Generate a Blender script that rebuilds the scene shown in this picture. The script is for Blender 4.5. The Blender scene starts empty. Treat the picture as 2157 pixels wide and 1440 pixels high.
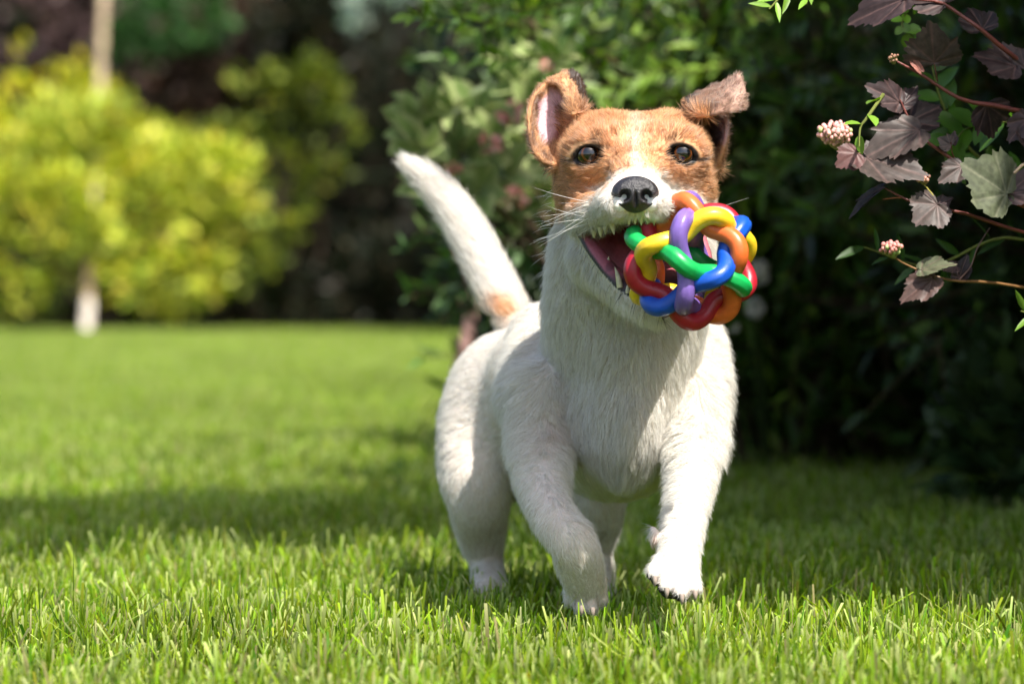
import bpy, math
import numpy as np
from mathutils import Vector, Matrix

# ---------------------------------------------------------------- camera, sky, sun, exposure
scene = bpy.context.scene
COL = scene.collection
FPX = 8089.0                      # focal length in pixels of the 2157 px wide photograph
HORIZON = 571.0
CAM_H = 0.285
TILT = math.atan((720.0 - HORIZON) / FPX)
cam_data = bpy.data.cameras.new('camera')
cam_data.lens = 135.0
cam_data.sensor_width = 36.0
cam_data.clip_start = 0.05
cam_data.clip_end = 400.0
cam_data.dof.use_dof = True
cam_data.dof.focus_distance = 2.73
cam_data.dof.aperture_fstop = 7.1
cam_data.dof.aperture_blades = 9
cam = bpy.data.objects.new('camera', cam_data)
cam.location = (0, 0, CAM_H)
cam.rotation_euler = (math.pi / 2 - TILT, 0, 0)
COL.objects.link(cam)
scene.camera = cam

SUN_EL = math.radians(59)
SUN_AZ = math.radians(35)         # 0 = straight behind the camera, positive = to its right
sun_dir = np.array([math.sin(SUN_AZ) * math.cos(SUN_EL), -math.cos(SUN_AZ) * math.cos(SUN_EL), math.sin(SUN_EL)])
world = bpy.data.worlds.new('World')
scene.world = world
world.use_nodes = True
wn = world.node_tree.nodes
sky = wn.new('ShaderNodeTexSky')
sky.sky_type = 'NISHITA'
sky.sun_disc = False
sky.sun_elevation = SUN_EL
sky.dust_density = 3.0
sky.ozone_density = 0.6
sky.sun_rotation = math.atan2(sun_dir[0], sun_dir[1])
world.node_tree.links.new(sky.outputs['Color'], wn['Background'].inputs['Color'])
wn['Background'].inputs['Strength'].default_value = 0.115
sun_data = bpy.data.lights.new('sun', 'SUN')
sun_data.energy = 4.7
sun_data.angle = math.radians(0.5)
sun_data.color = (1.0, 0.955, 0.88)
sun = bpy.data.objects.new('sun', sun_data)
sun.rotation_euler = Vector(sun_dir).to_track_quat('Z', 'Y').to_euler()
sun.location = (3, -3, 6)
COL.objects.link(sun)
scene.view_settings.view_transform = 'Standard'
scene.view_settings.look = 'None'
scene.view_settings.exposure = 1.1
scene.view_settings.gamma = 1.0
scene.render.engine = 'CYCLES'
scene.cycles.max_bounces = 7
scene.cycles.diffuse_bounces = 4
scene.cycles.glossy_bounces = 3
scene.cycles.transmission_bounces = 5
scene.cycles.transparent_max_bounces = 4
scene.cycles.caustics_reflective = False
scene.cycles.caustics_refractive = False
scene.cycles.use_denoising = True
scene.cycles.use_adaptive_sampling = True
scene.cycles.adaptive_threshold = 0.015
scene.cycles_curves.shape = 'RIBBONS'

# ---------------------------------------------------------------- helpers
rng = np.random.default_rng(7)
CT, ST = math.cos(TILT), math.sin(TILT)


def P(px, py, Y):
    """world point seen at photo pixel (px, py) at the depth Y metres in front of the lens"""
    a = (px - 1078.5) / FPX
    b = -(py - 720.0) / FPX
    dy, dz = CT + b * ST, -ST + b * CT
    s = Y / dy
    return np.array([a * s, Y, CAM_H + dz * s])


def proj(V):
    """photo pixel of world points"""
    V = np.asarray(V, dtype=np.float64)
    x, y, z = V[:, 0], V[:, 1], V[:, 2] - CAM_H
    fw = y * CT - z * ST
    up = y * ST + z * CT
    return 1078.5 + FPX * x / fw, 720.0 - FPX * up / fw


def sstep(a, b, x):
    t = np.clip((x - a) / (b - a), 0, 1)
    return t * t * (3 - 2 * t)


def wobble(V, f, seed=0):
    """cheap smooth noise in about -1..1"""
    r = np.random.default_rng(seed)
    out = np.zeros(len(V))
    for k in range(5):
        d = r.normal(size=3)
        d = d / np.linalg.norm(d) * f * (0.7 + 0.25 * k)
        out += np.sin(V @ d + r.uniform(0, 6.28))
    return out / 2.6


def tag(o, label=None, cat=None, group=None, kind=None):
    if label: o['label'] = label
    if cat: o['category'] = cat
    if group: o['group'] = group
    if kind: o['kind'] = kind
    return o


def empty(name, loc):
    o = bpy.data.objects.new(name, None)
    o.empty_display_size = 0.05
    o.location = [float(c) for c in loc]
    COL.objects.link(o)
    return o


def make_mesh(name, verts, faces, colors=None, smooth=True, attrs=None):
    """verts (n,3); faces: an (m,k) array, a list of such arrays, or a plain list"""
    me = bpy.data.meshes.new(name)
    if isinstance(faces, np.ndarray): faces = [faces]
    if len(faces) and isinstance(faces[0], np.ndarray):
        loops = np.concatenate([f.ravel() for f in faces]).astype(np.int32)
        tot = np.concatenate([np.full(len(f), f.shape[1], np.int32) for f in faces])
    else:
        loops = np.array([i for f in faces for i in f], np.int32)
        tot = np.array([len(f) for f in faces], np.int32)
    me.vertices.add(len(verts))
    me.vertices.foreach_set('co', np.asarray(verts, np.float32).ravel())
    me.loops.add(len(loops))
    me.loops.foreach_set('vertex_index', loops)
    me.polygons.add(len(tot))
    st = np.concatenate([[0], np.cumsum(tot)[:-1]]).astype(np.int32)
    me.polygons.foreach_set('loop_start', st)
    me.polygons.foreach_set('loop_total', tot)
    if smooth: me.polygons.foreach_set('use_smooth', np.ones(len(tot), bool))
    me.update(calc_edges=True)
    if colors is not None:
        c = np.ones((len(verts), 4), np.float32)
        c[:, :3] = colors
        a = me.attributes.new('tint', 'FLOAT_COLOR', 'POINT')
        a.data.foreach_set('color', c.ravel())
    for k, v in (attrs or {}).items():
        a = me.attributes.new(k, 'FLOAT', 'POINT')
        a.data.foreach_set('value', np.asarray(v, np.float32).ravel())
    return me


def link(name, me, mat, parent=None, loc=None):
    """link a mesh whose vertices are in world space; under a parent it is kept where it stands"""
    o = bpy.data.objects.new(name, me)
    if mat is not None and not me.materials: me.materials.append(mat)
    COL.objects.link(o)
    if parent is not None:
        o.parent = parent
        top = Vector((0, 0, 0))
        q = parent
        while q is not None:
            top = top + q.location
            q = q.parent
        o.location = (Vector(loc) if loc is not None else Vector((0, 0, 0))) - top
    elif loc is not None:
        o.location = loc
    return o


def tube(points, radii, sides=6, closed=False, cap=True):
    """verts, faces of a tube round a polyline"""
    pts = np.asarray(points, float)
    n = len(pts)
    rad = np.broadcast_to(np.asarray(radii, float), (n,))
    tan = np.gradient(pts, axis=0) if not closed else np.roll(pts, -1, 0) - np.roll(pts, 1, 0)
    tan /= np.linalg.norm(tan, axis=1)[:, None] + 1e-12
    ref = np.array([0.0, 0.0, 1.0]) if abs(tan[0][2]) < 0.8 else np.array([1.0, 0, 0])
    us = np.zeros_like(pts)
    u = np.cross(tan[0], ref); u /= np.linalg.norm(u)
    for i in range(n):
        u = u - tan[i] * (u @ tan[i]); u /= np.linalg.norm(u) + 1e-12
        us[i] = u
    vs = np.cross(tan, us)
    ang = np.arange(sides) * 2 * np.pi / sides
    V = (pts[:, None] + rad[:, None, None] * (np.cos(ang)[None, :, None] * us[:, None] + np.sin(ang)[None, :, None] * vs[:, None])).reshape(-1, 3)
    m = n if closed else n - 1
    i, j = np.meshgrid(np.arange(m), np.arange(sides), indexing='ij')
    i, j = i.ravel(), j.ravel()
    i2, j2 = (i + 1) % n, (j + 1) % sides
    F = np.stack([i * sides + j, i * sides + j2, i2 * sides + j2, i2 * sides + j], 1)
    return V, F


def smooth_path(pts, n):
    """Catmull-Rom through the points"""
    p = np.asarray(pts, float)
    p = np.vstack([2 * p[0] - p[1], p, 2 * p[-1] - p[-2]])
    t = np.linspace(0, len(p) - 3 - 1e-6, n)
    i = t.astype(int)
    u = (t - i)[:, None]
    a, b, c, d = p[i], p[i + 1], p[i + 2], p[i + 3]
    return 0.5 * (2 * b + (c - a) * u + (2 * a - 5 * b + 4 * c - d) * u ** 2 + (3 * b - a - 3 * c + d) * u ** 3)


class Soup:
    """collects pieces that end up as one mesh"""
    def __init__(self): self.v, self.f, self.c, self.n = [], {}, [], 0
    def add(self, V, F, color=(1, 1, 1)):
        V = np.asarray(V, float)
        F = np.asarray(F, int)
        self.v.append(V)
        self.f.setdefault(F.shape[1], []).append(F + self.n)
        self.c.append(np.broadcast_to(np.asarray(color, float), (len(V), 3)))
        self.n += len(V)
    def mesh(self, name, smooth=True):
        return make_mesh(name, np.vstack(self.v), [np.vstack(x) for x in self.f.values()], np.vstack(self.c), smooth)


# ---------------------------------------------------------------- materials
def new_mat(name):
    m = bpy.data.materials.new(name)
    m.use_nodes = True
    nt = m.node_tree
    return m, nt, nt.nodes, nt.links


def leaf_mat(name, trans=0.35, rough=0.5, gloss=0.5, noise=0.25, noise_scale=30.0, tint_name='tint', sat=1.0):
    """thin leaf: principled surface with light passing through, coloured per leaf"""
    m, nt, N, L = new_mat(name)
    b = N['Principled BSDF']
    at = N.new('ShaderNodeAttribute'); at.attribute_name = tint_name
    tc = N.new('ShaderNodeNewGeometry')
    nz = N.new('ShaderNodeTexNoise'); nz.inputs['Scale'].default_value = noise_scale
    nz.inputs['Detail'].default_value = 3
    L.new(tc.outputs['Position'], nz.inputs['Vector'])
    mr = N.new('ShaderNodeMapRange')
    mr.inputs['To Min'].default_value = 1 - noise; mr.inputs['To Max'].default_value = 1 + noise
    mr.inputs['From Min'].default_value = 0.3; mr.inputs['From Max'].default_value = 0.7
    L.new(nz.outputs['Fac'], mr.inputs['Value'])
    hs = N.new('ShaderNodeHueSaturation'); hs.inputs['Saturation'].default_value = sat
    L.new(at.outputs['Color'], hs.inputs['Color']); L.new(mr.outputs['Result'], hs.inputs['Value'])
    L.new(hs.outputs['Color'], b.inputs['Base Color'])
    b.inputs['Roughness'].default_value = rough
    b.inputs['Specular IOR Level'].default_value = gloss
    tr = N.new('ShaderNodeBsdfTranslucent')
    hs2 = N.new('ShaderNodeHueSaturation'); hs2.inputs['Saturation'].default_value = 1.1; hs2.inputs['Value'].default_value = 1.25
    L.new(hs.outputs['Color'], hs2.inputs['Color']); L.new(hs2.outputs['Color'], tr.inputs['Color'])
    mx = N.new('ShaderNodeMixShader'); mx.inputs['Fac'].default_value = trans
    L.new(b.outputs[0], mx.inputs[1]); L.new(tr.outputs[0], mx.inputs[2])
    L.new(mx.outputs[0], N['Material Output'].inputs['Surface'])
    return m


def plain_mat(name, color, rough=0.6, spec=0.5, bump=0.0, bump_scale=60.0, vary=0.15, var_scale=20.0, coat=0.0, use_tint=False, sss=0.0):
    m, nt, N, L = new_mat(name)
    b = N['Principled BSDF']
    geo = N.new('ShaderNodeNewGeometry')
    nz = N.new('ShaderNodeTexNoise'); nz.inputs['Scale'].default_value = var_scale; nz.inputs['Detail'].default_value = 4
    L.new(geo.outputs['Position'], nz.inputs['Vector'])
    mr = N.new('ShaderNodeMapRange'); mr.inputs['From Min'].default_value = 0.3; mr.inputs['From Max'].default_value = 0.7
    mr.inputs['To Min'].default_value = 1 - vary; mr.inputs['To Max'].default_value = 1 + vary
    L.new(nz.outputs['Fac'], mr.inputs['Value'])
    hs = N.new('ShaderNodeHueSaturation'); hs.inputs['Color'].default_value = (*color, 1)
    if use_tint:
        at = N.new('ShaderNodeAttribute'); at.attribute_name = 'tint'
        L.new(at.outputs['Color'], hs.inputs['Color'])
    L.new(mr.outputs['Result'], hs.inputs['Value'])
    L.new(hs.outputs['Color'], b.inputs['Base Color'])
    b.inputs['Roughness'].default_value = rough
    b.inputs['Specular IOR Level'].default_value = spec
    b.inputs['Coat Weight'].default_value = coat
    if sss:
        b.inputs['Subsurface Weight'].default_value = sss
        b.inputs['Subsurface Scale'].default_value = 0.004
    if bump:
        bn = N.new('ShaderNodeTexNoise'); bn.inputs['Scale'].default_value = bump_scale; bn.inputs['Detail'].default_value = 5
        L.new(geo.outputs['Position'], bn.inputs['Vector'])
        bp = N.new('ShaderNodeBump'); bp.inputs['Strength'].default_value = bump; bp.inputs['Distance'].default_value = 0.002
        L.new(bn.outputs['Fac'], bp.inputs['Height']); L.new(bp.outputs['Normal'], b.inputs['Normal'])
    return m

# ---------------------------------------------------------------- ground and lawn
m_soil = plain_mat('soil', (0.045, 0.060, 0.014), 0.95, 0.1, bump=0.8, bump_scale=90, vary=0.4, var_scale=14)
gx = np.concatenate([np.linspace(-120, -8, 8), np.linspace(-7, 7, 57), np.linspace(8, 120, 8)])
gy = np.concatenate([np.linspace(-6, 1, 5), np.linspace(1.5, 22, 83), np.linspace(26, 180, 9)])
GX, GY = np.meshgrid(gx, gy, indexing='ij')
GZ = 0.004 * np.sin(GX * 2.1 + 1) * np.sin(GY * 1.3) - 0.006
GV = np.stack([GX, GY, GZ], -1).reshape(-1, 3)
i, j = np.meshgrid(np.arange(len(gx) - 1), np.arange(len(gy) - 1), indexing='ij'); i, j = i.ravel(), j.ravel()
n = len(gy)
tag(link('ground', make_mesh('ground', GV, np.stack([i * n + j, (i + 1) * n + j, (i + 1) * n + j + 1, i * n + j + 1], 1)), m_soil), kind='structure')

m_grass = leaf_mat('grass_blade', trans=0.42, rough=0.5, gloss=0.15, noise=0.28, noise_scale=2.2)
nt = m_grass.node_tree; N_, L_ = nt.nodes, nt.links
# each tuft of lawn a little different
oi = N_.new('ShaderNodeObjectInfo')
mr = N_.new('ShaderNodeMapRange'); mr.inputs['To Min'].default_value = 0.9; mr.inputs['To Max'].default_value = 1.1
L_.new(oi.outputs['Random'], mr.inputs['Value'])
hs = [q for q in N_ if q.type == 'HUE_SAT'][0]
mm = N_.new('ShaderNodeMath'); mm.operation = 'MULTIPLY'
src = hs.inputs['Value'].links[0].from_socket
L_.new(src, mm.inputs[0]); L_.new(mr.outputs['Result'], mm.inputs[1]); L_.new(mm.outputs[0], hs.inputs['Value'])

TILE = 0.25


def grass_tile(seed, count, hmul=1.0, wmul=1.0, seg=3):
    r = np.random.default_rng(seed)
    x, y = r.uniform(-TILE / 2 - .01, TILE / 2 + .01, (2, count))
    h = r.normal(0.032, 0.0095, count).clip(0.012, 0.056) * hmul
    tall = r.random(count) < 0.012
    h[tall] *= r.uniform(1.25, 1.75, tall.sum())
    w = r.uniform(0.0012, 0.0031, count) * wmul
    w[tall] *= 0.8
    az = r.uniform(0, 6.283, count)                        # the way the blade faces
    la = r.uniform(0, 6.283, count); ln = np.abs(r.normal(0, 0.42, count)).clip(0, 1.2)
    cut = (r.random(count) < 0.72) & ~tall
    k = seg + 1
    t = np.linspace(0, 1, k)
    bx, by = np.cos(la) * ln, np.sin(la) * ln
    cv = r.uniform(0.2, 0.9, count)
    off = t[None] * (1 - cv[:, None]) + t[None] ** 2 * cv[:, None]
    cx = x[:, None] + bx[:, None] * h[:, None] * off
    cy = y[:, None] + by[:, None] * h[:, None] * off
    cz = h[:, None] * t[None] * (1 - 0.18 * ln[:, None] * t[None])
    tipw = np.where(cut, r.uniform(0.45, 0.8, count), 0.06)
    ww = w[:, None] * np.interp(t, [0, 0.4, 1], [0.7, 1, 1])[None] * (1 - t[None] ** 2.2 * (1 - tipw[:, None])) * 0.5
    tw = az[:, None] + t[None] * r.uniform(-0.9, 0.9, count)[:, None]
    sx, sy = np.cos(tw) * ww, np.sin(tw) * ww
    A = np.stack([cx - sx, cy - sy, cz], -1); B = np.stack([cx + sx, cy + sy, cz], -1)
    V = np.stack([A, B], 2)                                   # blade, level, side
    # last level: the mown end gets a thin pale rim of its own
    V = V.reshape(count, k * 2, 3)
    base = np.array([0.012, 0.028, 0.003]); tip = np.array([0.25, 0.375, 0.020])  # blade foot coloured darker, standing in for shade down between the blades
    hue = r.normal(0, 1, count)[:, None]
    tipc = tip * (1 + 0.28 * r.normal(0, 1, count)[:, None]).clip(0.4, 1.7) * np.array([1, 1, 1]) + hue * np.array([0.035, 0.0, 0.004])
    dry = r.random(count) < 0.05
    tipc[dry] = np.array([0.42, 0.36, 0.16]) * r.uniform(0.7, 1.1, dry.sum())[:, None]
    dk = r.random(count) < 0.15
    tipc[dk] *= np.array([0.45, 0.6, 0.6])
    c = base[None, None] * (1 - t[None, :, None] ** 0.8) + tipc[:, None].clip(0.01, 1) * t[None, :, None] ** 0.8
    pale = cut & (r.random(count) < 0.55)
    c[pale, -1] = c[pale, -1] * 0.4 + np.array([0.66, 0.68, 0.30]) * 0.6
    c = np.repeat(c, 2, axis=1)
    a = np.arange(seg) * 2
    F0 = np.stack([a, a + 1, a + 3, a + 2], 1)
    F = (F0[None] + (np.arange(count) * k * 2)[:, None, None]).reshape(-1, 4)
    return make_mesh('grass_tuft', V.reshape(-1, 3), F, c.reshape(-1, 3))


tiles = bpy.data.collections.new('grass_tiles')
for k in range(7):
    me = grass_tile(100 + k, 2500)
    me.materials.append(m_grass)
    o = bpy.data.objects.new('grass_tuft', me)
    tiles.objects.link(o)
TX, TY = [], []
Y0 = 1.55
for iy in range(int(16.3 / TILE)):
    y = Y0 + iy * TILE
    hw = 0.14 * y + 0.45 + 0.5 * (y > 3)
    for ix in range(-int(hw / TILE) - 1, int(hw / TILE) + 2):
        TX.append(ix * TILE); TY.append(y)
TX, TY = np.array(TX), np.array(TY)
edge = 16.45 + 0.12 * np.sin(TX * 2.3) + 0.07 * np.sin(TX * 5.1)
keep = TY < edge
TX, TY = TX[keep], TY[keep]
r = np.random.default_rng(3)
pv = np.stack([TX + r.uniform(-.01, .01, len(TX)), TY + r.uniform(-.01, .01, len(TX)), np.zeros(len(TX))], 1)
me = bpy.data.meshes.new('grass')
me.vertices.add(len(pv)); me.vertices.foreach_set('co', pv.astype(np.float32).ravel())
a = me.attributes.new('turn', 'FLOAT', 'POINT'); a.data.foreach_set('value', (r.integers(0, 4, len(pv)) * math.pi / 2).astype(np.float32))
a = me.attributes.new('pick', 'INT', 'POINT'); a.data.foreach_set('value', r.integers(0, 7, len(pv)).astype(np.int32))
a = me.attributes.new('tall', 'FLOAT', 'POINT'); a.data.foreach_set('value', (1 + 0.10 * np.sin(TX * 9 + TY * 4) * np.sin(TY * 7) + r.uniform(-.06, .06, len(pv))).astype(np.float32))
grass = bpy.data.objects.new('grass', me)
COL.objects.link(grass)
tag(grass, 'mown bright green lawn of short upright blades', 'grass', kind='stuff')
ng = bpy.data.node_groups.new('lawn', 'GeometryNodeTree')
ng.interface.new_socket('Geometry', in_out='INPUT', socket_type='NodeSocketGeometry')
ng.interface.new_socket('Geometry', in_out='OUTPUT', socket_type='NodeSocketGeometry')
gi = ng.nodes.new('NodeGroupInput'); go = ng.nodes.new('NodeGroupOutput')
ci = ng.nodes.new('GeometryNodeCollectionInfo'); ci.inputs['Collection'].default_value = tiles
ci.inputs['Separate Children'].default_value = True; ci.inputs['Reset Children'].default_value = True
ip = ng.nodes.new('GeometryNodeInstanceOnPoints'); ip.inputs['Pick Instance'].default_value = True


def named(nm, tp):
    q = ng.nodes.new('GeometryNodeInputNamedAttribute'); q.data_type = tp; q.inputs['Name'].default_value = nm
    return [o for o in q.outputs if o.enabled and o.name == 'Attribute'][0]


cz = ng.nodes.new('ShaderNodeCombineXYZ'); ng.links.new(named('turn', 'FLOAT'), cz.inputs['Z'])
cs = ng.nodes.new('ShaderNodeCombineXYZ'); cs.inputs['X'].default_value = 1; cs.inputs['Y'].default_value = 1
ng.links.new(named('tall', 'FLOAT'), cs.inputs['Z'])
ng.links.new(gi.outputs[0], ip.inputs['Points']); ng.links.new(ci.outputs[0], ip.inputs['Instance'])
ng.links.new(named('pick', 'INT'), ip.inputs['Instance Index'])
ng.links.new(cz.outputs[0], ip.inputs['Rotation']); ng.links.new(cs.outputs[0], ip.inputs['Scale'])
ng.links.new(ip.outputs[0], go.inputs[0])
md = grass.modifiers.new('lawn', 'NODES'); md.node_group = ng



# ---------------------------------------------------------------- plants
def leaf_shape(kind):
    """template leaf along +x (length 1), width along y, folded a little along its midrib: (verts, faces)"""
    if kind == 'lance':
        xs = np.array([0, 0.18, 0.42, 0.72, 1.0]); w = np.array([0.01, 0.09, 0.13, 0.09, 0.0])
    elif kind == 'oval':
        xs = np.array([0, 0.15, 0.42, 0.75, 1.0]); w = np.array([0.02, 0.20, 0.29, 0.20, 0.0])
    else:                                   # round small leaf
        xs = np.array([0, 0.2, 0.5, 0.8, 1.0]); w = np.array([0.05, 0.30, 0.40, 0.28, 0.02])
    V, F = [], []
    for x, q in zip(xs, w):
        z = -0.10 * x * x
        V += [(x, -q, z + q * 0.35), (x, 0, z), (x, q, z + q * 0.35)]
    for i in range(len(xs) - 1):
        a = i * 3
        F += [(a, a + 1, a + 4, a + 3), (a + 1, a + 2, a + 5, a + 4)]
    return np.array(V, float), np.array(F)


def leaf_quad():
    return np.array([(0, 0, 0), (0.45, -0.28, 0.06), (1, 0, -0.08), (0.45, 0.28, 0.06)], float), np.array([[0, 1, 2, 3]])


def frames(d, up, r, tilt=0.35):
    """x = leaf direction, z = leaf normal (roughly up)"""
    x = d / np.linalg.norm(d, axis=1)[:, None]
    n = up + r.normal(size=x.shape) * tilt
    y = np.cross(n, x); y /= np.linalg.norm(y, axis=1)[:, None] + 1e-9
    z = np.cross(x, y)
    return np.stack([x, y, z], 2)


def scatter_leaves(pos, d, size, col, shape, r, tilt=0.5, up=None):
    TV, TF = shape
    n = len(pos)
    R = frames(d, np.array([0, -0.25, 1.0]) if up is None else up, r, tilt)
    V = np.einsum('nij,kj->nki', R, TV) * size[:, None, None] + pos[:, None]
    F = (TF[None] + (np.arange(n) * len(TV))[:, None, None]).reshape(-1, TF.shape[1])
    C = np.repeat(col, len(TV), 0)
    return V.reshape(-1, 3), F, C


def jitter(col, n, r, amt=0.25, alt=None, alt_p=0.3):
    c = np.tile(col, (n, 1)) * (1 + amt * r.normal(size=n))[:, None].clip(0.35, 2.0)
    c *= 1 + 0.08 * r.normal(size=(n, 3))
    if alt is not None:
        m = r.random(n) < alt_p
        c[m] = np.array(alt) * (1 + amt * r.normal(size=m.sum()))[:, None].clip(0.4, 2)
    return c.clip(0.002, 0.95)


m_bark = plain_mat('bark', (0.11, 0.075, 0.05), 0.85, 0.2, bump=0.8, bump_scale=160, vary=0.35, var_scale=30, use_tint=True)
m_leaf = leaf_mat('leaf', trans=0.30, rough=0.45, gloss=0.4, noise=0.15, noise_scale=25)
m_leaf_far = leaf_mat('leaf_distant', trans=0.35, rough=0.55, gloss=0.3, noise=0.2, noise_scale=6)


def bush_mesh(r, stems, leaf, size, col, amt=0.25, alt=None, alt_p=0.3, spacing=0.02, twigs=5, twig_len=0.15, spread=0.9, per=1, tilt=0.5, hang=0.0, tipdir=None, keep=None):
    """leaves along side twigs of every stem; returns leaf arrays and the twig soup"""
    wood = Soup()
    LP, LD = [], []
    for st in stems:
        st = np.asarray(st)
        n = max(6, int(np.linalg.norm(np.diff(st, axis=0), axis=1).sum() / 0.08))
        path = smooth_path(st, n)
        path[1:-1] += r.normal(size=(n - 2, 3)) * 0.006
        V, F = tube(path, np.linspace(0.006, 0.0016, n), 4)
        wood.add(V, F, (0.09, 0.06, 0.04))
        for k in range(twigs):
            u = r.uniform(0.25, 1.0)
            i = min(int(u * (n - 1)), n - 2)
            p0 = path[i]
            t = path[i + 1] - path[i]; t /= np.linalg.norm(t) + 1e-9
            d = t * 0.8 + r.normal(size=3) * spread; d[2] += 0.15 - hang; d /= np.linalg.norm(d)
            ln = twig_len * r.uniform(0.5, 1.3)
            m = max(3, int(ln / spacing))
            q = np.linspace(0, 1, m)[:, None]
            tp = p0 + ln * (d * q + np.array([0, 0, -0.25 - hang]) * q * q)
            V, F = tube(tp, np.linspace(0.0018, 0.0007, m), 3)
            wood.add(V, F, (0.12, 0.08, 0.045))
            for a in range(per):
                side = r.normal(size=(m, 3)) * 0.75
                dd = d[None] + side
                LP.append(tp); LD.append(dd)
    LP = np.vstack(LP); LD = np.vstack(LD)
    if keep is not None:
        kx, ky = proj(LP)
        m = keep(LP, kx, ky); LP, LD = LP[m], LD[m]
    n = len(LP)
    s = size * r.uniform(0.6, 1.25, n)
    return (LP, LD, s, jitter(np.array(col), n, r, amt, alt, alt_p)), wood


def make_shrub(name, label, cat, base, leaves, wood, shape, mat, singles=0, r=None, tilt=0.5, group=None, rank=None):
    """thing > branch, foliage (the mass) and the leaves that show largest as single leaf objects"""
    root = empty(name, base)
    tag(root, label, cat, group)
    if wood is not None and wood.n:
        tag(link('branches', wood.mesh('branches'), m_bark, root), kind='stuff')
    LP, LD, s, c = leaves
    V, F, C = scatter_leaves(LP, LD, s, c, shape, r, tilt)
    nv = len(shape[0]); nf = len(shape[1])
    if singles:
        score = s / LP[:, 1] if rank is None else rank(LP, s)
        order = np.argsort(-score)
        top = order[:singles]
        rest = np.ones(len(LP), bool); rest[top] = False
        Vn = V.reshape(-1, nv, 3); Cn = C.reshape(-1, nv, 3)
        F1 = shape[1]
        for i in top:
            me = make_mesh('leaf', Vn[i] - LP[i], F1, Cn[i])
            o = link('leaf', me, mat, root, loc=LP[i])
        idx = np.flatnonzero(rest)
        V = Vn[idx].reshape(-1, 3); C = Cn[idx].reshape(-1, 3)
        F = (F1[None] + (np.arange(len(idx)) * nv)[:, None, None]).reshape(-1, F1.shape[1])
    tag(link('foliage', make_mesh('foliage', V, F, C), mat, root), kind='stuff')
    return root


def arch_stems(base, targets, r, bow=0.25):
    out = []
    for t in targets:
        b = base + r.normal(size=3) * np.array([0.08, 0.08, 0])
        b[2] = 0
        mid = b * 0.45 + t * 0.55
        mid[2] += bow * np.linalg.norm(t - b) * 0.5
        out.append(np.array([b, b * 0.75 + t * 0.25 + np.array([0, 0, 0.2 * bow]), mid, t]))
    return out


def box_targets(r, n, px0, px1, py0, py1, Y0, Y1):
    return [P(r.uniform(px0, px1), r.uniform(py0, py1), r.uniform(Y0, Y1)) for _ in range(n)]


LANCE, OVAL, ROUND, QUAD = leaf_shape('lance'), leaf_shape('oval'), leaf_shape('round'), leaf_quad()

# ---- far border: golden shrubs, purple shrubs, dark evergreens, a leaning trunk
def cloud_bush(name, label, cat, blobs, size, col, n, seed, alt=None, alt_p=0.3, amt=0.3, group=None, base=None, stem=True, mat=None, shell=0.45, gap=-0.35, nst=12):
    """shrub whose crown is leaves spread in uneven clumps; blobs: (px, py, Y, rx px, rz px)"""
    r = np.random.default_rng(seed)
    LP, LD = [], []
    tot = sum(b[3] * b[4] for b in blobs)
    for (px, py, Y, rx, rz) in blobs:
        if Y > 15: Y += 0.85
        k = int(n * rx * rz / tot)
        c = P(px, py, Y); s = Y / FPX
        u = r.normal(size=(k, 3)); u /= np.linalg.norm(u, axis=1)[:, None]
        rad_ = (shell + (1 - shell) * r.random(k) ** 0.6) * (1 + 0.22 * wobble(u, 4, seed + 1))
        e = np.array([rx * s, min(rx, rz) * s * 0.9, rz * s])
        p = c + u * rad_[:, None] * e
        # clumps with gaps between
        g = wobble(p, 14, seed + 2) + 0.6 * wobble(p, 35, seed + 3)
        m = (g > gap) & (p[:, 2] > 0.01)
        LP.append(p[m]); LD.append((u + np.array([0, 0, 0.5]) + r.normal(size=(k, 3)) * 0.5)[m])
    LP, LD = np.vstack(LP), np.vstack(LD)
    k = len(LP)
    wood = Soup()
    b0 = np.array(base if base is not None else [LP[:, 0].mean(), LP[:, 1].mean(), 0.0])
    if stem:
        for _ in range(nst):
            t = LP[r.integers(k)]
            V, F = tube(smooth_path([b0 + r.normal(size=3) * [0.05, 0.05, 0], b0 * 0.5 + t * 0.5 + r.normal(size=3) * 0.04, t], 8), np.linspace(0.011, 0.003, 8), 5)
            wood.add(V, F, (0.05, 0.035, 0.025))
    lv = (LP, LD, size * r.uniform(0.6, 1.3, k), jitter(np.array(col), k, r, amt, alt, alt_p))
    return make_shrub(name, label, cat, b0, lv, wood if stem else None, QUAD, mat or m_leaf_far, 0, r, 0.7, group)


GOLD = (0.54, 0.55, 0.075)
GREENISH = (0.24, 0.32, 0.03)
cloud_bush('golden_shrub', 'large golden yellow shrub glowing round the foot of the pale leaning trunk', 'shrub',
           [(200, 420, 15.4, 250, 190), (-10, 560, 15.3, 150, 120), (350, 560, 15.3, 140, 100), (400, 400, 15.6, 170, 110), (130, 300, 15.7, 110, 100), (230, 290, 15.5, 60, 85), (330, 330, 15.6, 50, 70), (150, 260, 15.5, 40, 90), (60, 330, 15.5, 60, 90), (300, 430, 15.2, 60, 90), (450, 330, 15.6, 60, 50), (-20, 420, 15.2, 80, 90), (190, 430, 15.0, 55, 110)],
           0.055, GOLD, 15000, 11, gap=0.12, alt=GREENISH, alt_p=0.35, group='golden shrubs along the far border')
cloud_bush('golden_shrub', 'golden shrub with tall bright plumes at the left edge, behind the large one', 'shrub',
           [(70, 190, 16.6, 70, 80), (190, 210, 16.6, 50, 70), (20, 330, 16.5, 110, 130), (-90, 380, 16.3, 120, 200)],
           0.055, (0.64, 0.60, 0.04), 5200, 12, gap=0.05, alt=GREENISH, alt_p=0.2, group='golden shrubs along the far border')
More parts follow.
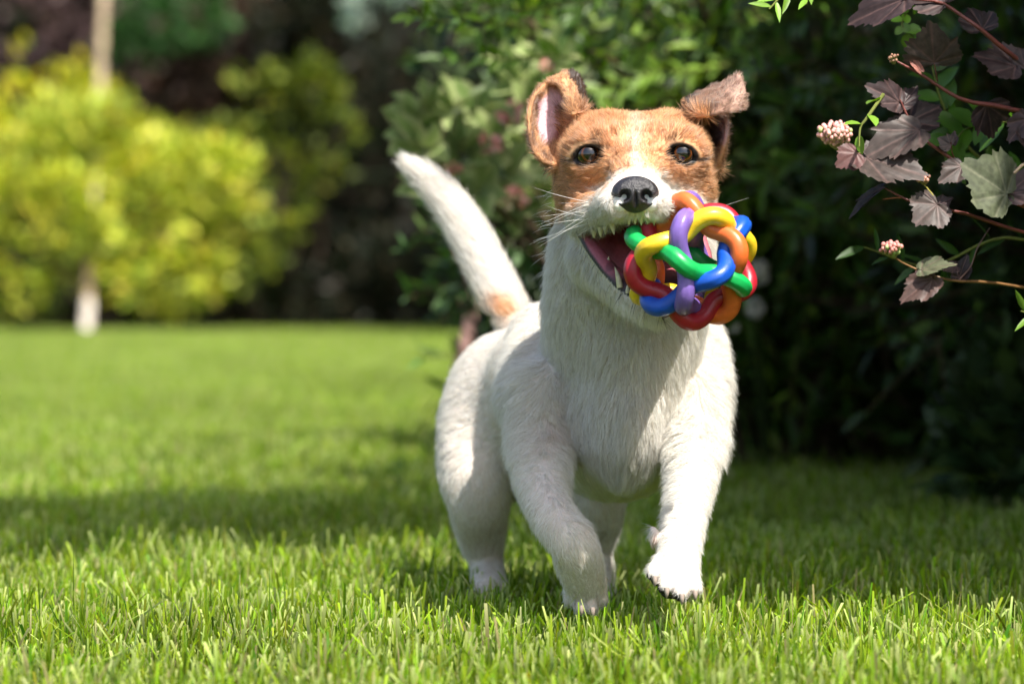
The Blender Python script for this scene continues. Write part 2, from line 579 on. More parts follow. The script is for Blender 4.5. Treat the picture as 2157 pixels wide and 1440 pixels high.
cloud_bush('golden_shrub', 'sparser yellow green shrub fading into the dark hedge right of the large golden one', 'shrub',
           [(560, 200, 16.3, 80, 70), (650, 180, 16.3, 70, 75), (600, 330, 16.2, 130, 90), (520, 420, 16.0, 130, 130), (470, 540, 15.7, 110, 80), (480, 320, 16.1, 90, 70), (700, 290, 16.2, 60, 60)],
           0.055, (0.20, 0.235, 0.025), 7500, 13, gap=0.15, alt=(0.07, 0.10, 0.015), alt_p=0.5, group='golden shrubs along the far border')  # duller copy of the golden leaf, the weaker light put into its colour
cloud_bush('green_shrub', 'low pale green shrub at the lawn edge by the left side', 'shrub',
           [(40, 620, 15.6, 120, 60), (-60, 640, 15.6, 90, 70)], 0.05, (0.24, 0.30, 0.05), 1200, 14, alt=(0.1, 0.16, 0.03))
cloud_bush('purple_shrub', 'dusky purple leaved shrub filling the top left corner', 'shrub',
           [(20, 60, 17.5, 200, 150), (180, 140, 17.6, 130, 130), (-60, 260, 17.6, 160, 150)], 0.07, (0.085, 0.052, 0.050), 3500, 15,
           alt=(0.14, 0.09, 0.085), alt_p=0.3, group='purple leaved shrubs of the far border')
cloud_bush('purple_shrub', 'brownish purple shrub behind the sparse yellow green one', 'shrub',
           [(470, 130, 17.6, 150, 150), (420, 250, 17.4, 90, 90), (580, 60, 17.8, 120, 130)], 0.07, (0.070, 0.042, 0.030), 3500, 16,
           alt=(0.12, 0.075, 0.05), alt_p=0.3, group='purple leaved shrubs of the far border')
cloud_bush('leafy_tree', 'bright green foliage just right of the pale trunk near the top', 'tree',
           [(320, 50, 17.0, 90, 70), (280, 110, 17.0, 70, 50), (430, 40, 17.2, 60, 70)], 0.06, (0.045, 0.12, 0.028), 1100, 17, base=(-1.62, 17.9, 0), nst=4)
cloud_bush('silver_bush', 'small pale silvery foliage lit at the top of the dark hedge', 'shrub',
           [(750, 25, 16.2, 26, 46), (830, -20, 16.2, 40, 40)], 0.05, (0.28, 0.36, 0.28), 160, 18, base=(-0.60, 17.6, 0), nst=3)
DARK = (0.012, 0.018, 0.008)  # evergreen leaf colour, lowered so it also holds the border's shade
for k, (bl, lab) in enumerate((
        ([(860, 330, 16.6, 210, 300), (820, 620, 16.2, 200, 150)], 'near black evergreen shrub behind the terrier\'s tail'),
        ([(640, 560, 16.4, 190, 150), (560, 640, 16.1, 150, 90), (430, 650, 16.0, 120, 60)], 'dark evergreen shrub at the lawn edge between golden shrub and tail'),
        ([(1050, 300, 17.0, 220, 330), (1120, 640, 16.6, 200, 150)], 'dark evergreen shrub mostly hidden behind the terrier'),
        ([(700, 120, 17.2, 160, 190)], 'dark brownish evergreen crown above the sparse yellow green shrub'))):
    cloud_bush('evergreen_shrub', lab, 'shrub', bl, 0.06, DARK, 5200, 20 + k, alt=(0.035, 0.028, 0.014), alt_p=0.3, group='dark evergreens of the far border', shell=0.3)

# the hedge closing the garden behind everything
r = np.random.default_rng(31)
n = 26000
hp = np.stack([r.uniform(-6, 7, n), 19.2 + 0.5 * r.random(n), r.uniform(0, 3.4, n)], 1)
hp[:, 1] += 0.25 * wobble(hp, 3, 5)
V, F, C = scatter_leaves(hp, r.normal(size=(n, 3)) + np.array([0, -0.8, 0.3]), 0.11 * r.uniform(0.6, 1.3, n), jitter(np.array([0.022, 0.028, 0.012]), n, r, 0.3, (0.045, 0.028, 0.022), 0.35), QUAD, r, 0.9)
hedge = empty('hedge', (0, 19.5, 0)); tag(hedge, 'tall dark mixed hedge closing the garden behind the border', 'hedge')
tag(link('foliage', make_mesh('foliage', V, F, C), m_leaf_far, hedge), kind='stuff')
# its dense inside
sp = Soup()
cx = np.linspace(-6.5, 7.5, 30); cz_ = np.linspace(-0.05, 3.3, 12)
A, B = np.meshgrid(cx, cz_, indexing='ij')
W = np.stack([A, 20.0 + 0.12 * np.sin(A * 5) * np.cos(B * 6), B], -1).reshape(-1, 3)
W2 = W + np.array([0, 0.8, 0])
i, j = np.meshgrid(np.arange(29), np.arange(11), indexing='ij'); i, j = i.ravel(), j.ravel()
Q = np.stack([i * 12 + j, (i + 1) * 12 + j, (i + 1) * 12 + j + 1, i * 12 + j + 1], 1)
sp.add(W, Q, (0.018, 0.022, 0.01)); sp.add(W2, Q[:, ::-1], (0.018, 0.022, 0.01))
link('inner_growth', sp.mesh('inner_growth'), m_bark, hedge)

# leaning trunk with a whitewashed foot
tr_ = empty('slim_tree', P(180, 708, 15.95)); tag(tr_, 'slender pale tree trunk leaning slightly, its foot painted white', 'tree')
top = P(240, -420, 17.1)
bot = P(180, 715, 15.95); bot[2] = -0.02
path = smooth_path([bot, bot * 0.7 + top * 0.3 + np.array([0.006, -0.0, 0]), bot * 0.35 + top * 0.65, top], 24)
V, F = tube(path[6:], np.linspace(0.020, 0.019, 18), 12)
so = Soup(); so.add(V, F, (0.36, 0.28, 0.18)); link('trunk', so.mesh('trunk'), m_bark, tr_)
V, F = tube(path[:3], [0.027, 0.025, 0.023], 12)
so = Soup(); so.add(V, F, (0.60, 0.53, 0.46)); link('painted_foot', so.mesh('painted_foot'), m_bark, tr_)
V, F = tube(path[2:7], [0.023, 0.022, 0.021, 0.0205, 0.020], 12)
so = Soup(); so.add(V, F, (0.30, 0.22, 0.13)); link('trunk', so.mesh('trunk'), m_bark, tr_)
cr = np.random.default_rng(77)
k = 1500
cp = top + np.array([0, 0, 0.5]) + cr.normal(size=(k, 3)) * np.array([0.55, 0.5, 0.4])
for q in range(5):
    e = top + np.array([0, 0, 0.5]) + cr.normal(size=3) * np.array([0.5, 0.4, 0.3])
    V, F = tube(smooth_path([top - np.array([0, 0, 0.1]), (top + e) / 2 + np.array([0, 0, 0.1]), e], 6), np.linspace(0.02, 0.005, 6), 5)
    so = Soup(); so.add(V, F, (0.2, 0.15, 0.1)); link('limb', so.mesh('limb'), m_bark, tr_)
V, F, C = scatter_leaves(cp, cr.normal(size=(k, 3)), 0.06 * cr.uniform(0.6, 1.3, k), jitter(np.array([0.07, 0.13, 0.02]), k, cr), QUAD, cr, 0.7)
tag(link('crown', make_mesh('crown', V, F, C), m_leaf_far, tr_), kind='stuff')
# ---- the leafy shrubs on the right, from just behind the terrier back to the border
r = np.random.default_rng(41)
DEEP = (0.034, 0.062, 0.016)
MIDG = (0.050, 0.105, 0.014)
# A: long narrow leaves over and behind the terrier's head
tg = box_targets(r, 46, 1010, 1600, -120, 330, 4.4, 5.0) + box_targets(r, 9, 930, 1060, -60, 90, 4.3, 4.6)
st = arch_stems(np.array([0.48, 5.15, 0]), tg, r, 0.22)
lv, wd = bush_mesh(r, st, None, 0.040, MIDG, 0.35, alt=(0.16, 0.24, 0.03), alt_p=0.25, spacing=0.017, twigs=11, twig_len=0.15, spread=0.75, per=2)
make_shrub('narrow_leaved_shrub', 'arching green shrub with long narrow leaves behind the terrier\'s head', 'shrub', (0.48, 5.15, 0), lv, wd, LANCE, m_leaf, 150, r, 0.5)
# B: shaded mass right of the terrier
tg = box_targets(r, 60, 1600, 2400, -150, 800, 4.1, 4.9)
st = arch_stems(np.array([0.95, 5.1, 0]), tg, r, 0.2)
lv, wd = bush_mesh(r, st, None, 0.040, (0.040, 0.080, 0.016), 0.35, alt=(0.12, 0.19, 0.03), alt_p=0.12, spacing=0.019, twigs=12, twig_len=0.17, spread=0.85, per=2)
make_shrub('narrow_leaved_shrub', 'shaded dark green shrub filling the right side behind the purple branches', 'shrub', (0.95, 5.1, 0), lv, wd, LANCE, m_leaf, 100, r, 0.5)
# C: dark growth behind both, down to the grass
def mass(name, label, base, blobs, n, seed, col=DEEP, size=0.045, alt=(0.055, 0.09, 0.02)):
    cloud_bush(name, label, 'shrub', blobs, size, col, n, seed, alt=alt, alt_p=0.25, base=base, mat=m_leaf, shell=0.2, group='dark shrubs of the right hand border')
mass('dark_shrub', 'dark shrub just behind the terrier, lowest branches near its back', (0.25, 5.6, 0), [(1180, 300, 5.5, 330, 420), (1110, 560, 5.6, 150, 160), (1330, 620, 5.5, 260, 240)], 9000, 51)
mass('dark_shrub', 'dark shrub right of the terrier reaching down to the shaded grass', (0.75, 6.2, 0), [(1700, 300, 6.0, 380, 480), (1720, 700, 5.9, 330, 190), (1560, 560, 5.9, 200, 200)], 11000, 52)
mass('dark_shrub', 'dark shrub at the right edge behind the shaded one, down to the grass', (1.4, 5.4, 0), [(2200, 350, 5.2, 360, 520), (2100, 800, 5.0, 260, 200), (2350, 860, 4.6, 260, 260), (2290, 930, 4.2, 300, 200)], 12000, 53)  # lowest clumps added to darken the grass at the far right
# D: low green growth under the variegated plant
tg = box_targets(r, 14, 920, 1090, 420, 690, 4.4, 4.9)
st = arch_stems(np.array([0.16, 5.2, 0]), tg, r, 0.25)
lv, wd = bush_mesh(r, st, None, 0.034, (0.06, 0.12, 0.025), 0.35, spacing=0.018, twigs=8, twig_len=0.12, per=2)
make_shrub('green_shrub', 'loose green sprays under the variegated plant, behind the tail', 'shrub', (0.16, 5.2, 0), lv, wd, LANCE, m_leaf, 40, r, 0.5)

# variegated plant with pink blossom behind the tail
def variegated():
    r = np.random.default_rng(61)
    base = np.array([0.10, 4.55, 0.0])
    root = empty('variegated_shrub', base)
    tag(root, 'cream and green variegated shrub with pink blossoms between tail and ear', 'shrub')
    tips = [(905, 255, 4.15), (960, 235, 4.2), (900, 320, 4.1), (975, 330, 4.15), (1040, 300, 4.2), (1060, 370, 4.2), (1010, 400, 4.15), (1110, 330, 4.25), (1080, 440, 4.25),
            (930, 395, 4.15), (1120, 250, 4.3), (1010, 250, 4.3), (1130, 420, 4.3), (880, 290, 4.15), (1100, 180, 4.3), (1170, 140, 4.35)]
    ws = Soup()
    TV, TF = leaf_shape('oval')
    tiny = []
    for (x, y, Y) in tips:
        t = P(x, y, Y)
        path = smooth_path([base + r.normal(size=3) * [0.04, 0.04, 0], base * 0.5 + t * 0.5 + np.array([0.05, 0, 0.06]), t], 12)
        V, F = tube(path, np.linspace(0.004, 0.0015, 12), 5); ws.add(V, F, (0.13, 0.09, 0.06))
        for k in range(7):
            a = k * 2.4 + r.uniform(0, 1)
            d = np.array([math.cos(a), -0.55, math.sin(a) * 0.9]) + (t - path[-3]) * 6
            ln = r.uniform(0.034, 0.058)
            col = np.array([0.24, 0.33, 0.10]) if r.random() < 0.6 else np.array([0.13, 0.22, 0.05])
            cc = np.tile(col, (len(TV), 1))
            cc[[0, 2, 3, 5, 6, 8, 9, 11, 12, 14]] = np.array([0.44, 0.48, 0.22]) * r.uniform(0.7, 1.05)   # cream margin
            R = frames(d[None], np.array([0.1, -0.8, 0.7]), r, 0.35)[0]
            me = make_mesh('leaf', (TV * ln) @ R.T, TF, cc)
            link('leaf', me, m_leaf, root, loc=t + d * 0.004)
    tag(link('branches', ws.mesh('branches'), m_bark, root), kind='stuff')
    for (x, y, Y, s) in ((1076, 236, 4.15, 1.0), (1032, 302, 4.1, 0.95), (1083, 418, 4.15, 0.9), (955, 352, 4.1, 0.6), (1150, 140, 4.2, .5)):
        f = Soup(); c = P(x, y, Y)
        for k in range(16):
            u = r.normal(size=3); u[1] = -abs(u[1]); u /= np.linalg.norm(u)
            TV2, TF2 = leaf_shape('round')
            R = frames((u + r.normal(size=3) * 0.5)[None], u, r, 0.2)[0]
            f.add((TV2 * 0.013 * s) @ R.T + c + u * 0.006 * s, TF2, np.array([0.74, 0.40, 0.34]) * r.uniform(0.85, 1.15))
        link('blossom', f.mesh('blossom'), m_leaf, root)
variegated()

# white roses far back, seen past the ball
def pale_bloom(x, y, Y, rx, rz, seed):
    r = np.random.default_rng(seed)
    f = Soup(); TV2, TF2 = leaf_shape('round'); s = Y / FPX
    c = P(x, y, Y)
    for k in range(60):
        u = r.normal(size=3); u /= np.linalg.norm(u)
        R = frames((np.cross(u, r.normal(size=3)) + u * 0.4)[None], u, r, 0.2)[0]
        f.add((TV2 * 0.5 * rx * s) @ R.T + c + u * np.array([rx, rx, rz]) * s * 0.6, TF2, np.array([0.74, 0.70, 0.64]) * r.uniform(0.9, 1.1))
    return f.mesh('bloom')
wb = empty('white_flowering_plant', (0.33, 4.9, 0)); tag(wb, 'white blooms on a plant just right of the ball, out of focus', 'flowering plant')
r = np.random.default_rng(5)
sw_ = Soup()
for x, y, rx, rz, sd in ((1600, 575, 28, 36, 1), (1590, 648, 24, 30, 2), (1545, 688, 14, 14, 3)):
    link('bloom', pale_bloom(x, y, 4.6, rx, rz, sd), m_leaf, wb)
    V, F = tube(smooth_path([np.array([0.33, 4.9, 0]), P(x, y + 120, 4.75), P(x, y, 4.62)], 8), 0.003, 5); sw_.add(V, F, (0.05, 0.08, 0.02))
link('stems', sw_.mesh('stems'), m_bark, wb)

# bare stalk with pinkish bark behind the back
ps = empty('bare_stalk', (-0.21, 5.2, 0)); tag(ps, 'short pinkish brown stalk standing behind the terrier\'s back', 'stalk')
V, F = tube(smooth_path([P(965, 790, 5.2), P(985, 700, 5.2), P(1000, 610, 5.25), P(960, 520, 5.3)], 12), np.linspace(0.011, 0.006, 12), 7)
s_ = Soup(); s_.add(V, F, (0.22, 0.13, 0.11)); link('stem', s_.mesh('stem'), m_bark, ps)

# ---- ninebark sprays in focus at the right edge
NBY = 0.10      # the sprays hang a hand's breadth behind the dog's head


def lobed_leaf(seed, open_=1.0, n=9):
    """three lobed toothed leaf, length 1 along +x, gently wavy, with raised veins"""
    r = np.random.default_rng(seed)
    lobes = [(0.0, 1.0, 0.52), (0.80 * open_, 0.82, 0.60), (-0.80 * open_, 0.82, 0.60), (1.5 * open_, 0.56, 0.5), (-1.5 * open_, 0.56, 0.5), (0.4, 0.80, 0.6), (-0.4, 0.80, 0.6), (1.15, .70, .6), (-1.15, .70, .6)]
    A = np.linspace(-2.5, 2.5, 73)
    rad_ = np.full(len(A), 0.12)
    for a, l, w in lobes:
        rad_ = np.maximum(rad_, l * np.clip(1 - (np.abs(A - a) / (w * 1.9)) ** 1.35, 0, 1) * 1.0)
    teeth = 1 + 0.045 * np.sin(A * 34 + 0.4) * (rad_ > 0.2) + 0.03 * r.normal(size=len(A))
    rad_ = rad_ * teeth
    K = 6
    c0 = np.array([0.0, 0.0])
    V, F = [], []
    veins = [0, 0.78 * open_, -0.78 * open_, 1.45 * open_, -1.45 * open_]
    ph = r.uniform(0, 6.28, 3)
    for i, a in enumerate(A):
        for k in range(K + 1):
            q = k / K
            x, y = math.cos(a) * rad_[i] * q, math.sin(a) * rad_[i] * q
            dv = min(abs(a - v) for v in veins)
            z = -0.028 * math.exp(-(dv * max(q, 0.15) * 9) ** 2) * (q < 0.97) + 0.035 * math.sin(a * 3.1 + ph[0]) * q + 0.02 * math.sin(q * 17 + abs(a) * 5) * q * 0.5 - 0.22 * x * x * 0.6 + 0.12 * y * y
            V.append((x, y, z))
    m = K + 1
    for i in range(len(A) - 1):
        for k in range(K):
            F.append((i * m + k, i * m + k + 1, (i + 1) * m + k + 1, (i + 1) * m + k))
    V = np.array(V)
    veinw = []
    for i, a in enumerate(A):
        for k in range(K + 1):
            q = k / K
            dv = min(abs(a - v) for v in veins) * rad_[i] * q
            side = abs(math.sin((rad_[i] * q * 8.0) - min(abs(a - v) for v in veins) * 4.2))
            veinw.append(max(math.exp(-(dv / 0.018) ** 2), 0.35 * (side < 0.14)))
    return V, np.array(F), np.array(veinw)


m_nine = leaf_mat('ninebark_leaf', trans=0.18, rough=0.5, gloss=0.3, noise=0.30, noise_scale=200)
NB = [lobed_leaf(k, o) for k, o in ((1, 1.0), (2, 0.9), (3, 1.08))]
SIDE = leaf_shape('oval')
PUR = np.array([0.036, 0.022, 0.022])


def nine_leaf(root, base, tip, Y, col, k=0, dY=0.0, roll=0.0, tilt=0.5, width=1.0, vein=(0.16, 0.09, 0.08)):
    Y = Y + NBY
    b = P(*base, Y); t = P(*tip, Y + dY)
    x = t - b; ln = np.linalg.norm(x); x /= ln
    n = np.array([math.sin(roll) * 0.8, -1.0, tilt])
    y = np.cross(n, x); y /= np.linalg.norm(y); z = np.cross(x, y)
    R = np.stack([x, y, z], 1)
    V, F, vw = NB[k % 3]
    W = V * np.array([1, width, 1])
    c = np.array(col)[None] * (1 - vw[:, None]) + (np.array(col) * 0.5 + np.array(vein) * 0.5)[None] * vw[:, None]
    me = make_mesh('leaf', (W * ln * 0.92) @ R.T, F, c)
    return link('leaf', me, m_nine, root, loc=b)


m_stem = plain_mat('red_stem', (0.28, 0.07, 0.05), 0.45, 0.5, bump=0.3, bump_scale=500, vary=0.25, var_scale=120, use_tint=True)
m_bud = plain_mat('flower_bud', (0.62, 0.30, 0.28), 0.5, 0.4, vary=0.2, var_scale=300, use_tint=True, sss=0.1)


def stem(root, pts, r0, r1, col=(0.15, 0.04, 0.032), name='stem'):
    path = smooth_path([P(q[0], q[1], q[2] + NBY) for q in pts], 18)
    V, F = tube(path, 0.7 * np.linspace(r0, r1, 18) * (1 + 0.12 * (np.arange(18) % 6 == 0)), 8)
    s = Soup(); s.add(V, F, col)
    return link(name, s.mesh('stem'), m_stem, root)


def bud_cluster(root, px, py, Y, rx, rz, n, seed, size=0.0019, col=(0.66, 0.33, 0.29)):
    r = np.random.default_rng(seed)
    Y = Y + NBY
    o = empty('bud_cluster', P(px, py, Y))
    o.parent = root; o.location = Vector(P(px, py, Y)) - root.location
    s_ = Soup()
    foot = P(px + rx * 0.3, py + rz * 1.3, Y + 0.004)
    c = P(px, py, Y); k = Y / FPX
    for i in range(n):
        a = i * 2.39996; q = math.sqrt((i + 0.5) / n)
        u = np.array([q * math.cos(a), -(1 - q * q) * 0.8, q * math.sin(a) * 0.85])
        p = c + u * np.array([rx, rx, rz]) * k + r.normal(size=3) * 0.0004
        sz = size * r.uniform(0.8, 1.2)
        me, V = ball_mesh0(p, sz)
        cc = np.array(col) * r.uniform(0.8, 1.15) if r.random() > 0.12 else np.array([0.45, 0.48, 0.2])
        b = link('bud', make_mesh('bud', me[0] - p, me[1], np.where((me[0] - p)[:, 2:3] < -0.2 * sz, cc * np.array([0.7, 0.95, 0.6]), cc)), m_bud, o, loc=p)
        V, F = tube([foot, (foot + p) / 2 + np.array([0, 0, -0.001]), p], [0.0004, 0.00035, 0.0003], 4)
        s_.add(V, F, (0.28, 0.30, 0.08))
    link('stalks', s_.mesh('stalks'), m_stem, o)
    return o


def ball_mesh0(c, rad_, seg=9, rings=6):
    th = np.linspace(0, np.pi, rings + 1); ph = np.arange(seg) * 2 * np.pi / seg
    T, H = np.meshgrid(th, ph, indexing='ij')
    V = np.stack([np.sin(T) * np.cos(H), np.sin(T) * np.sin(H), np.cos(T) * 1.12], -1).reshape(-1, 3) * rad_ + c
    i, j = np.meshgrid(np.arange(rings), np.arange(seg), indexing='ij'); i, j = i.ravel(), j.ravel(); j2 = (j + 1) % seg
    F = np.stack([i * seg + j, (i + 1) * seg + j, (i + 1) * seg + j2, i * seg + j2], 1)
    return (V, F), V


G1 = np.array([0.07, 0.08, 0.045])      # greyed green leaf
GR = np.array([0.058, 0.043, 0.037])    # greyish purple
nb_base = np.array([0.66, 3.05, 0.0])
def spray(label):
    o = empty('ninebark_branch', nb_base); tag(o, label, 'branch', 'ninebark branches reaching in from the right'); return o
WOODC = (0.20, 0.07, 0.05)
# upper branch
s1 = spray('uppermost purple leaved branch, its red stem crossing the top right corner')
stem(s1, [(2600, 700, 2.9), (2330, 240, 2.80), (2150, 130, 2.74), (2067, 63, 2.72), (2033, 39, 2.72), (1984, 7, 2.72), (1935, 0, 2.71), (1900, -3, 2.71)], 0.0032, 0.0011)
nine_leaf(s1, (1905, -4), (1768, 44), 2.71, PUR, 0, 0.01, 0.3, 0.9, 0.62)
nine_leaf(s1, (1990, 5), (1900, -70), 2.72, PUR, 1, 0.01, 0.3, 0.6)
nine_leaf(s1, (2070, 60), (2040, 5), 2.73, PUR * 0.5, 2, 0.02, 0, 0.6, .8)
nine_leaf(s1, (1968, 134), (1958, 46), 2.715, GR, 1, -0.02, -0.3, 0.2, 1.02)
stem(s1, [(1968, 134, 2.715), (1972, 155, 2.72), (1975, 172, 2.725)], 0.0006, 0.0007)
# second branch with the budding tip
s2 = spray('purple leaved branch with a small budding tip pointing left, below the top one')
stem(s2, [(2600, 760, 2.92), (2350, 330, 2.80), (2160, 238, 2.75), (2040, 214, 2.73), (1990, 190, 2.725), (1945, 160, 2.72), (1905, 138, 2.715), (1890, 130, 2.715)], 0.0032, 0.0010)
nine_leaf(s2, (1940, 150), (1910, 112), 2.715, np.array([0.3, 0.12, 0.09]), 0, 0.0, 0.2, 0.4, 0.35)
nine_leaf(s2, (2140, 138), (2042, 106), 2.735, PUR * 1.2, 2, 0.0, -0.2, 0.9, 0.8)
nine_leaf(s2, (2145, 155), (2118, 150), 2.735, np.array([0.3, 0.33, 0.22]), 0, 0.0, 0, 0.3, 0.8)
nine_leaf(s2, (2160, 145), (2190, 90), 2.735, PUR, 0)
nine_leaf(s2, (2080, 222), (2100, 300), 2.745, PUR * 0.8, 1, 0.01, 0.4, 0.3)
bud_cluster(s2, 1880, 122, 2.715, 12, 10, 9, 4, 0.0011, (0.30, 0.16, 0.10))
# third branch: leaves round the large pink cluster
s3 = spray('purple leaved branch carrying the large pink bud cluster')
stem(s3, [(2600, 900, 2.9), (2300, 520, 2.79), (2120, 420, 2.74), (2023, 348, 2.72), (1980, 318, 2.715), (1940, 287, 2.71), (1912, 245, 2.71), (1896, 210, 2.71)], 0.003, 0.0010)
stem(s3, [(1940, 290, 2.712), (1880, 300, 2.705), (1835, 318, 2.70), (1800, 322, 2.70), (1772, 300, 2.70)], 0.0012, 0.0008, (0.30, 0.2, 0.06))
stem(s3, [(1800, 322, 2.70), (1812, 345, 2.70), (1826, 368, 2.70)], 0.0008, 0.0007, (0.34, 0.20, 0.05))
nine_leaf(s3, (1896, 216), (1822, 172), 2.71, PUR * 1.1, 0, -0.01, 0.3, 0.5, 0.65)
nine_leaf(s3, (1900, 222), (1938, 172), 2.715, PUR * 0.8, 1, 0.01, 0.1, 0.5, 0.5)
nine_leaf(s3, (1915, 256), (1990, 214), 2.72, PUR * 0.55, 2, 0.01, 0.1, 0.8, 0.85)
nine_leaf(s3, (1936, 272), (1803, 326), 2.70, GR * 0.95, 1, -0.01, 0.2, 1.0, 0.62)
nine_leaf(s3, (1826, 330), (1967, 364), 2.695, GR, 2, -0.02, -0.1, 1.1, 0.72)
nine_leaf(s3, (1804, 322), (1758, 352), 2.69, np.array([0.12, 0.055, 0.05]), 0, -0.005, 0, 0.4, 0.95)
nine_leaf(s3, (2003, 306), (1974, 288), 2.71, GR, 1, 0, 0, 0.3, 1.0)
stem(s3, [(2003, 300, 2.71), (2006, 322, 2.715), (2015, 342, 2.72)], 0.0006, 0.0006)
nine_leaf(s3, (2006, 302), (2012, 272), 2.715, PUR * 0.8, 2, 0, 0, 0.3, 0.6)
nine_leaf(s3, (2026, 350), (1975, 384), 2.71, GR, 0, -0.01, 0.1, 0.5, 0.7)
bud_cluster(s3, 1758, 281, 2.70, 36, 29, 46, 1)
# fourth: big grey green leaf at the edge
s4 = spray('branch at the right edge with the broad grey green leaf')
stem(s4, [(2600, 1000, 2.9), (2330, 640, 2.79), (2190, 470, 2.73), (2128, 400, 2.71), (2118, 360, 2.705)], 0.003, 0.0012)
nine_leaf(s4, (2122, 408), (2026, 334), 2.70, G1 * 1.15, 0, -0.015, 0.1, 0.5, 1.0, (0.24, 0.24, 0.16))
nine_leaf(s4, (2122, 408), (2190, 350), 2.705, PUR * 1.4, 1, 0, 0.1, 0.5, 0.8)
nine_leaf(s4, (2124, 412), (2085, 440), 2.705, G1, 2, 0, 0.1, 0.5, 0.7)
nine_leaf(s4, (2165, 250), (2118, 304), 2.71, PUR * 1.3, 2, 0, 0.1, 0.6, 0.7)
nine_leaf(s4, (2170, 300), (2150, 245), 2.71, PUR, 0, 0, 0.1, 0.6, 0.7)
stem(s4, [(2200, 440, 2.70), (2165, 350, 2.695), (2135, 365, 2.69)], 0.0022, 0.0014, (0.50, 0.36, 0.22), 'twig')
bud_cluster(s4, 1944, 375, 2.705, 17, 11, 12, 7, 0.0015, (0.50, 0.24, 0.18))
stem(s4, [(1946, 388, 2.705), (1958, 402, 2.705), (1966, 412, 2.705)], 0.0006, 0.0006, (0.34, 0.30, 0.05))
# fifth
s5 = spray('thin purple leaved branch below the broad leaf, narrow bluish leaf at its tip')
stem(s5, [(2500, 1000, 2.9), (2250, 560, 2.78), (2090, 470, 2.73), (1990, 440, 2.715), (1935, 430, 2.71), (1897, 414, 2.71), (1860, 394, 2.71)], 0.0024, 0.0009)
stem(s5, [(1897, 416, 2.71), (1875, 418, 2.705), (1860, 420, 2.70)], 0.0006, 0.0005, (0.35, 0.12, 0.05))
nine_leaf(s5, (1974, 430), (1922, 474), 2.705, GR * 1.15, 2, -0.01, -0.2, 0.3, 1.05)
nine_leaf(s5, (1976, 432), (2010, 412), 2.71, PUR * 1.1, 0, 0, 0, 0.5, 0.7)
nine_leaf(s5, (1859, 394), (1773, 456), 2.71, np.array([0.05, 0.052, 0.075]), 1, 0.01, 0.9, 1.4, 0.22)
# sixth: lower spray with the small cluster
s6 = spray('lowest purple leaved branch with the small pink bud cluster')
stem(s6, [(2500, 800, 2.9), (2260, 640, 2.80), (2110, 598, 2.74), (2018, 592, 2.715), (1974, 583, 2.71), (1935, 569, 2.71), (1892, 548, 2.705), (1880, 530, 2.70)], 0.0019, 0.0008, (0.20, 0.10, 0.035))
bud_cluster(s6, 1878, 522, 2.70, 22, 17, 26, 2, 0.0016, (0.56, 0.22, 0.19))
nine_leaf(s6, (1940, 567), (2020, 546), 2.705, np.array([0.10, 0.11, 0.06]), 0, -0.01, 0, 1.0, 0.5)
nine_leaf(s6, (2016, 560), (1985, 568), 2.71, PUR * 1.2, 1, -0.005, 0, 0.7, 0.8)
nine_leaf(s6, (2020, 585), (2040, 530), 2.72, PUR * 0.6, 2, 0, 0, 0.6, 0.6)
nine_leaf(s6, (1965, 586), (1888, 638), 2.705, np.array([0.08, 0.048, 0.04]), 2, -0.005, 0.3, 0.8, 0.6)
stem(s6, [(2018, 592, 2.715), (2045, 560, 2.72), (2060, 520, 2.72), (2085, 480, 2.73)], 0.0009, 0.0005, (0.14, 0.07, 0.05), 'twig')

# green sprays close behind the ninebark and at the top edge
def green_spray(pts, ln, n, seed, label, col, size=0.022, shape=LANCE, roundish=False):
    r = np.random.default_rng(seed)
    path = smooth_path([P(*q) for q in pts], 16)
    root = empty('green_branch', path[0]); tag(root, label, 'branch', 'green sprays among the ninebark')
    V, F = tube(path, np.linspace(0.0016, 0.0006, 16), 5); s = Soup(); s.add(V, F, (0.12, 0.14, 0.03)); link('stem', s.mesh('stem'), m_bark, root)
    for k in range(n):
        i = min(15, int(k / n * 15) + 1); t = path[i] - path[i - 1]; t /= np.linalg.norm(t)
        side = np.cross(t, [0, 1, 0]) * (1 if k % 2 else -1)
        d = t * 0.7 + side * r.uniform(0.4, 1.0) + r.normal(size=3) * 0.2
        R = frames(d[None], np.array([0.1, -0.7, 0.8]), r, 0.4)[0]
        sz = size * r.uniform(0.7, 1.25)
        c = np.tile(np.array(col) * r.uniform(0.7, 1.35), (len(shape[0]), 1))
        link('leaf', make_mesh('leaf', (shape[0] * sz) @ R.T, shape[1], c), m_leaf, root, loc=path[i])
BRI = (0.16, 0.30, 0.03)
green_spray([(1780, -160, 2.85), (1720, -60, 2.82), (1650, -10, 2.80), (1620, 20, 2.79)], 1, 9, 1, 'bright green leaves hanging in at the top edge right of the ear', BRI, 0.018)
green_spray([(1760, -140, 2.85), (1712, -40, 2.82), (1698, 10, 2.80)], 1, 5, 2, 'single bright green leaf tip hanging from the top edge', BRI, 0.018)
green_spray([(2200, 420, 3.05), (2060, 330, 3.0), (1990, 230, 2.98), (1960, 130, 2.98)], 1, 16, 3, 'green spray behind the second ninebark branch', (0.05, 0.12, 0.015), 0.026, OVAL)
green_spray([(2300, 560, 3.05), (2120, 500, 3.0), (1960, 560, 2.98), (1820, 520, 2.96)], 1, 16, 4, 'dark green spray between the lower ninebark branches', (0.025, 0.065, 0.010), 0.026)
green_spray([(2330, 700, 2.8), (2200, 670, 2.76), (2150, 655, 2.75)], 1, 5, 6, 'bright leaf tip at the right edge below the ninebark', BRI, 0.016)
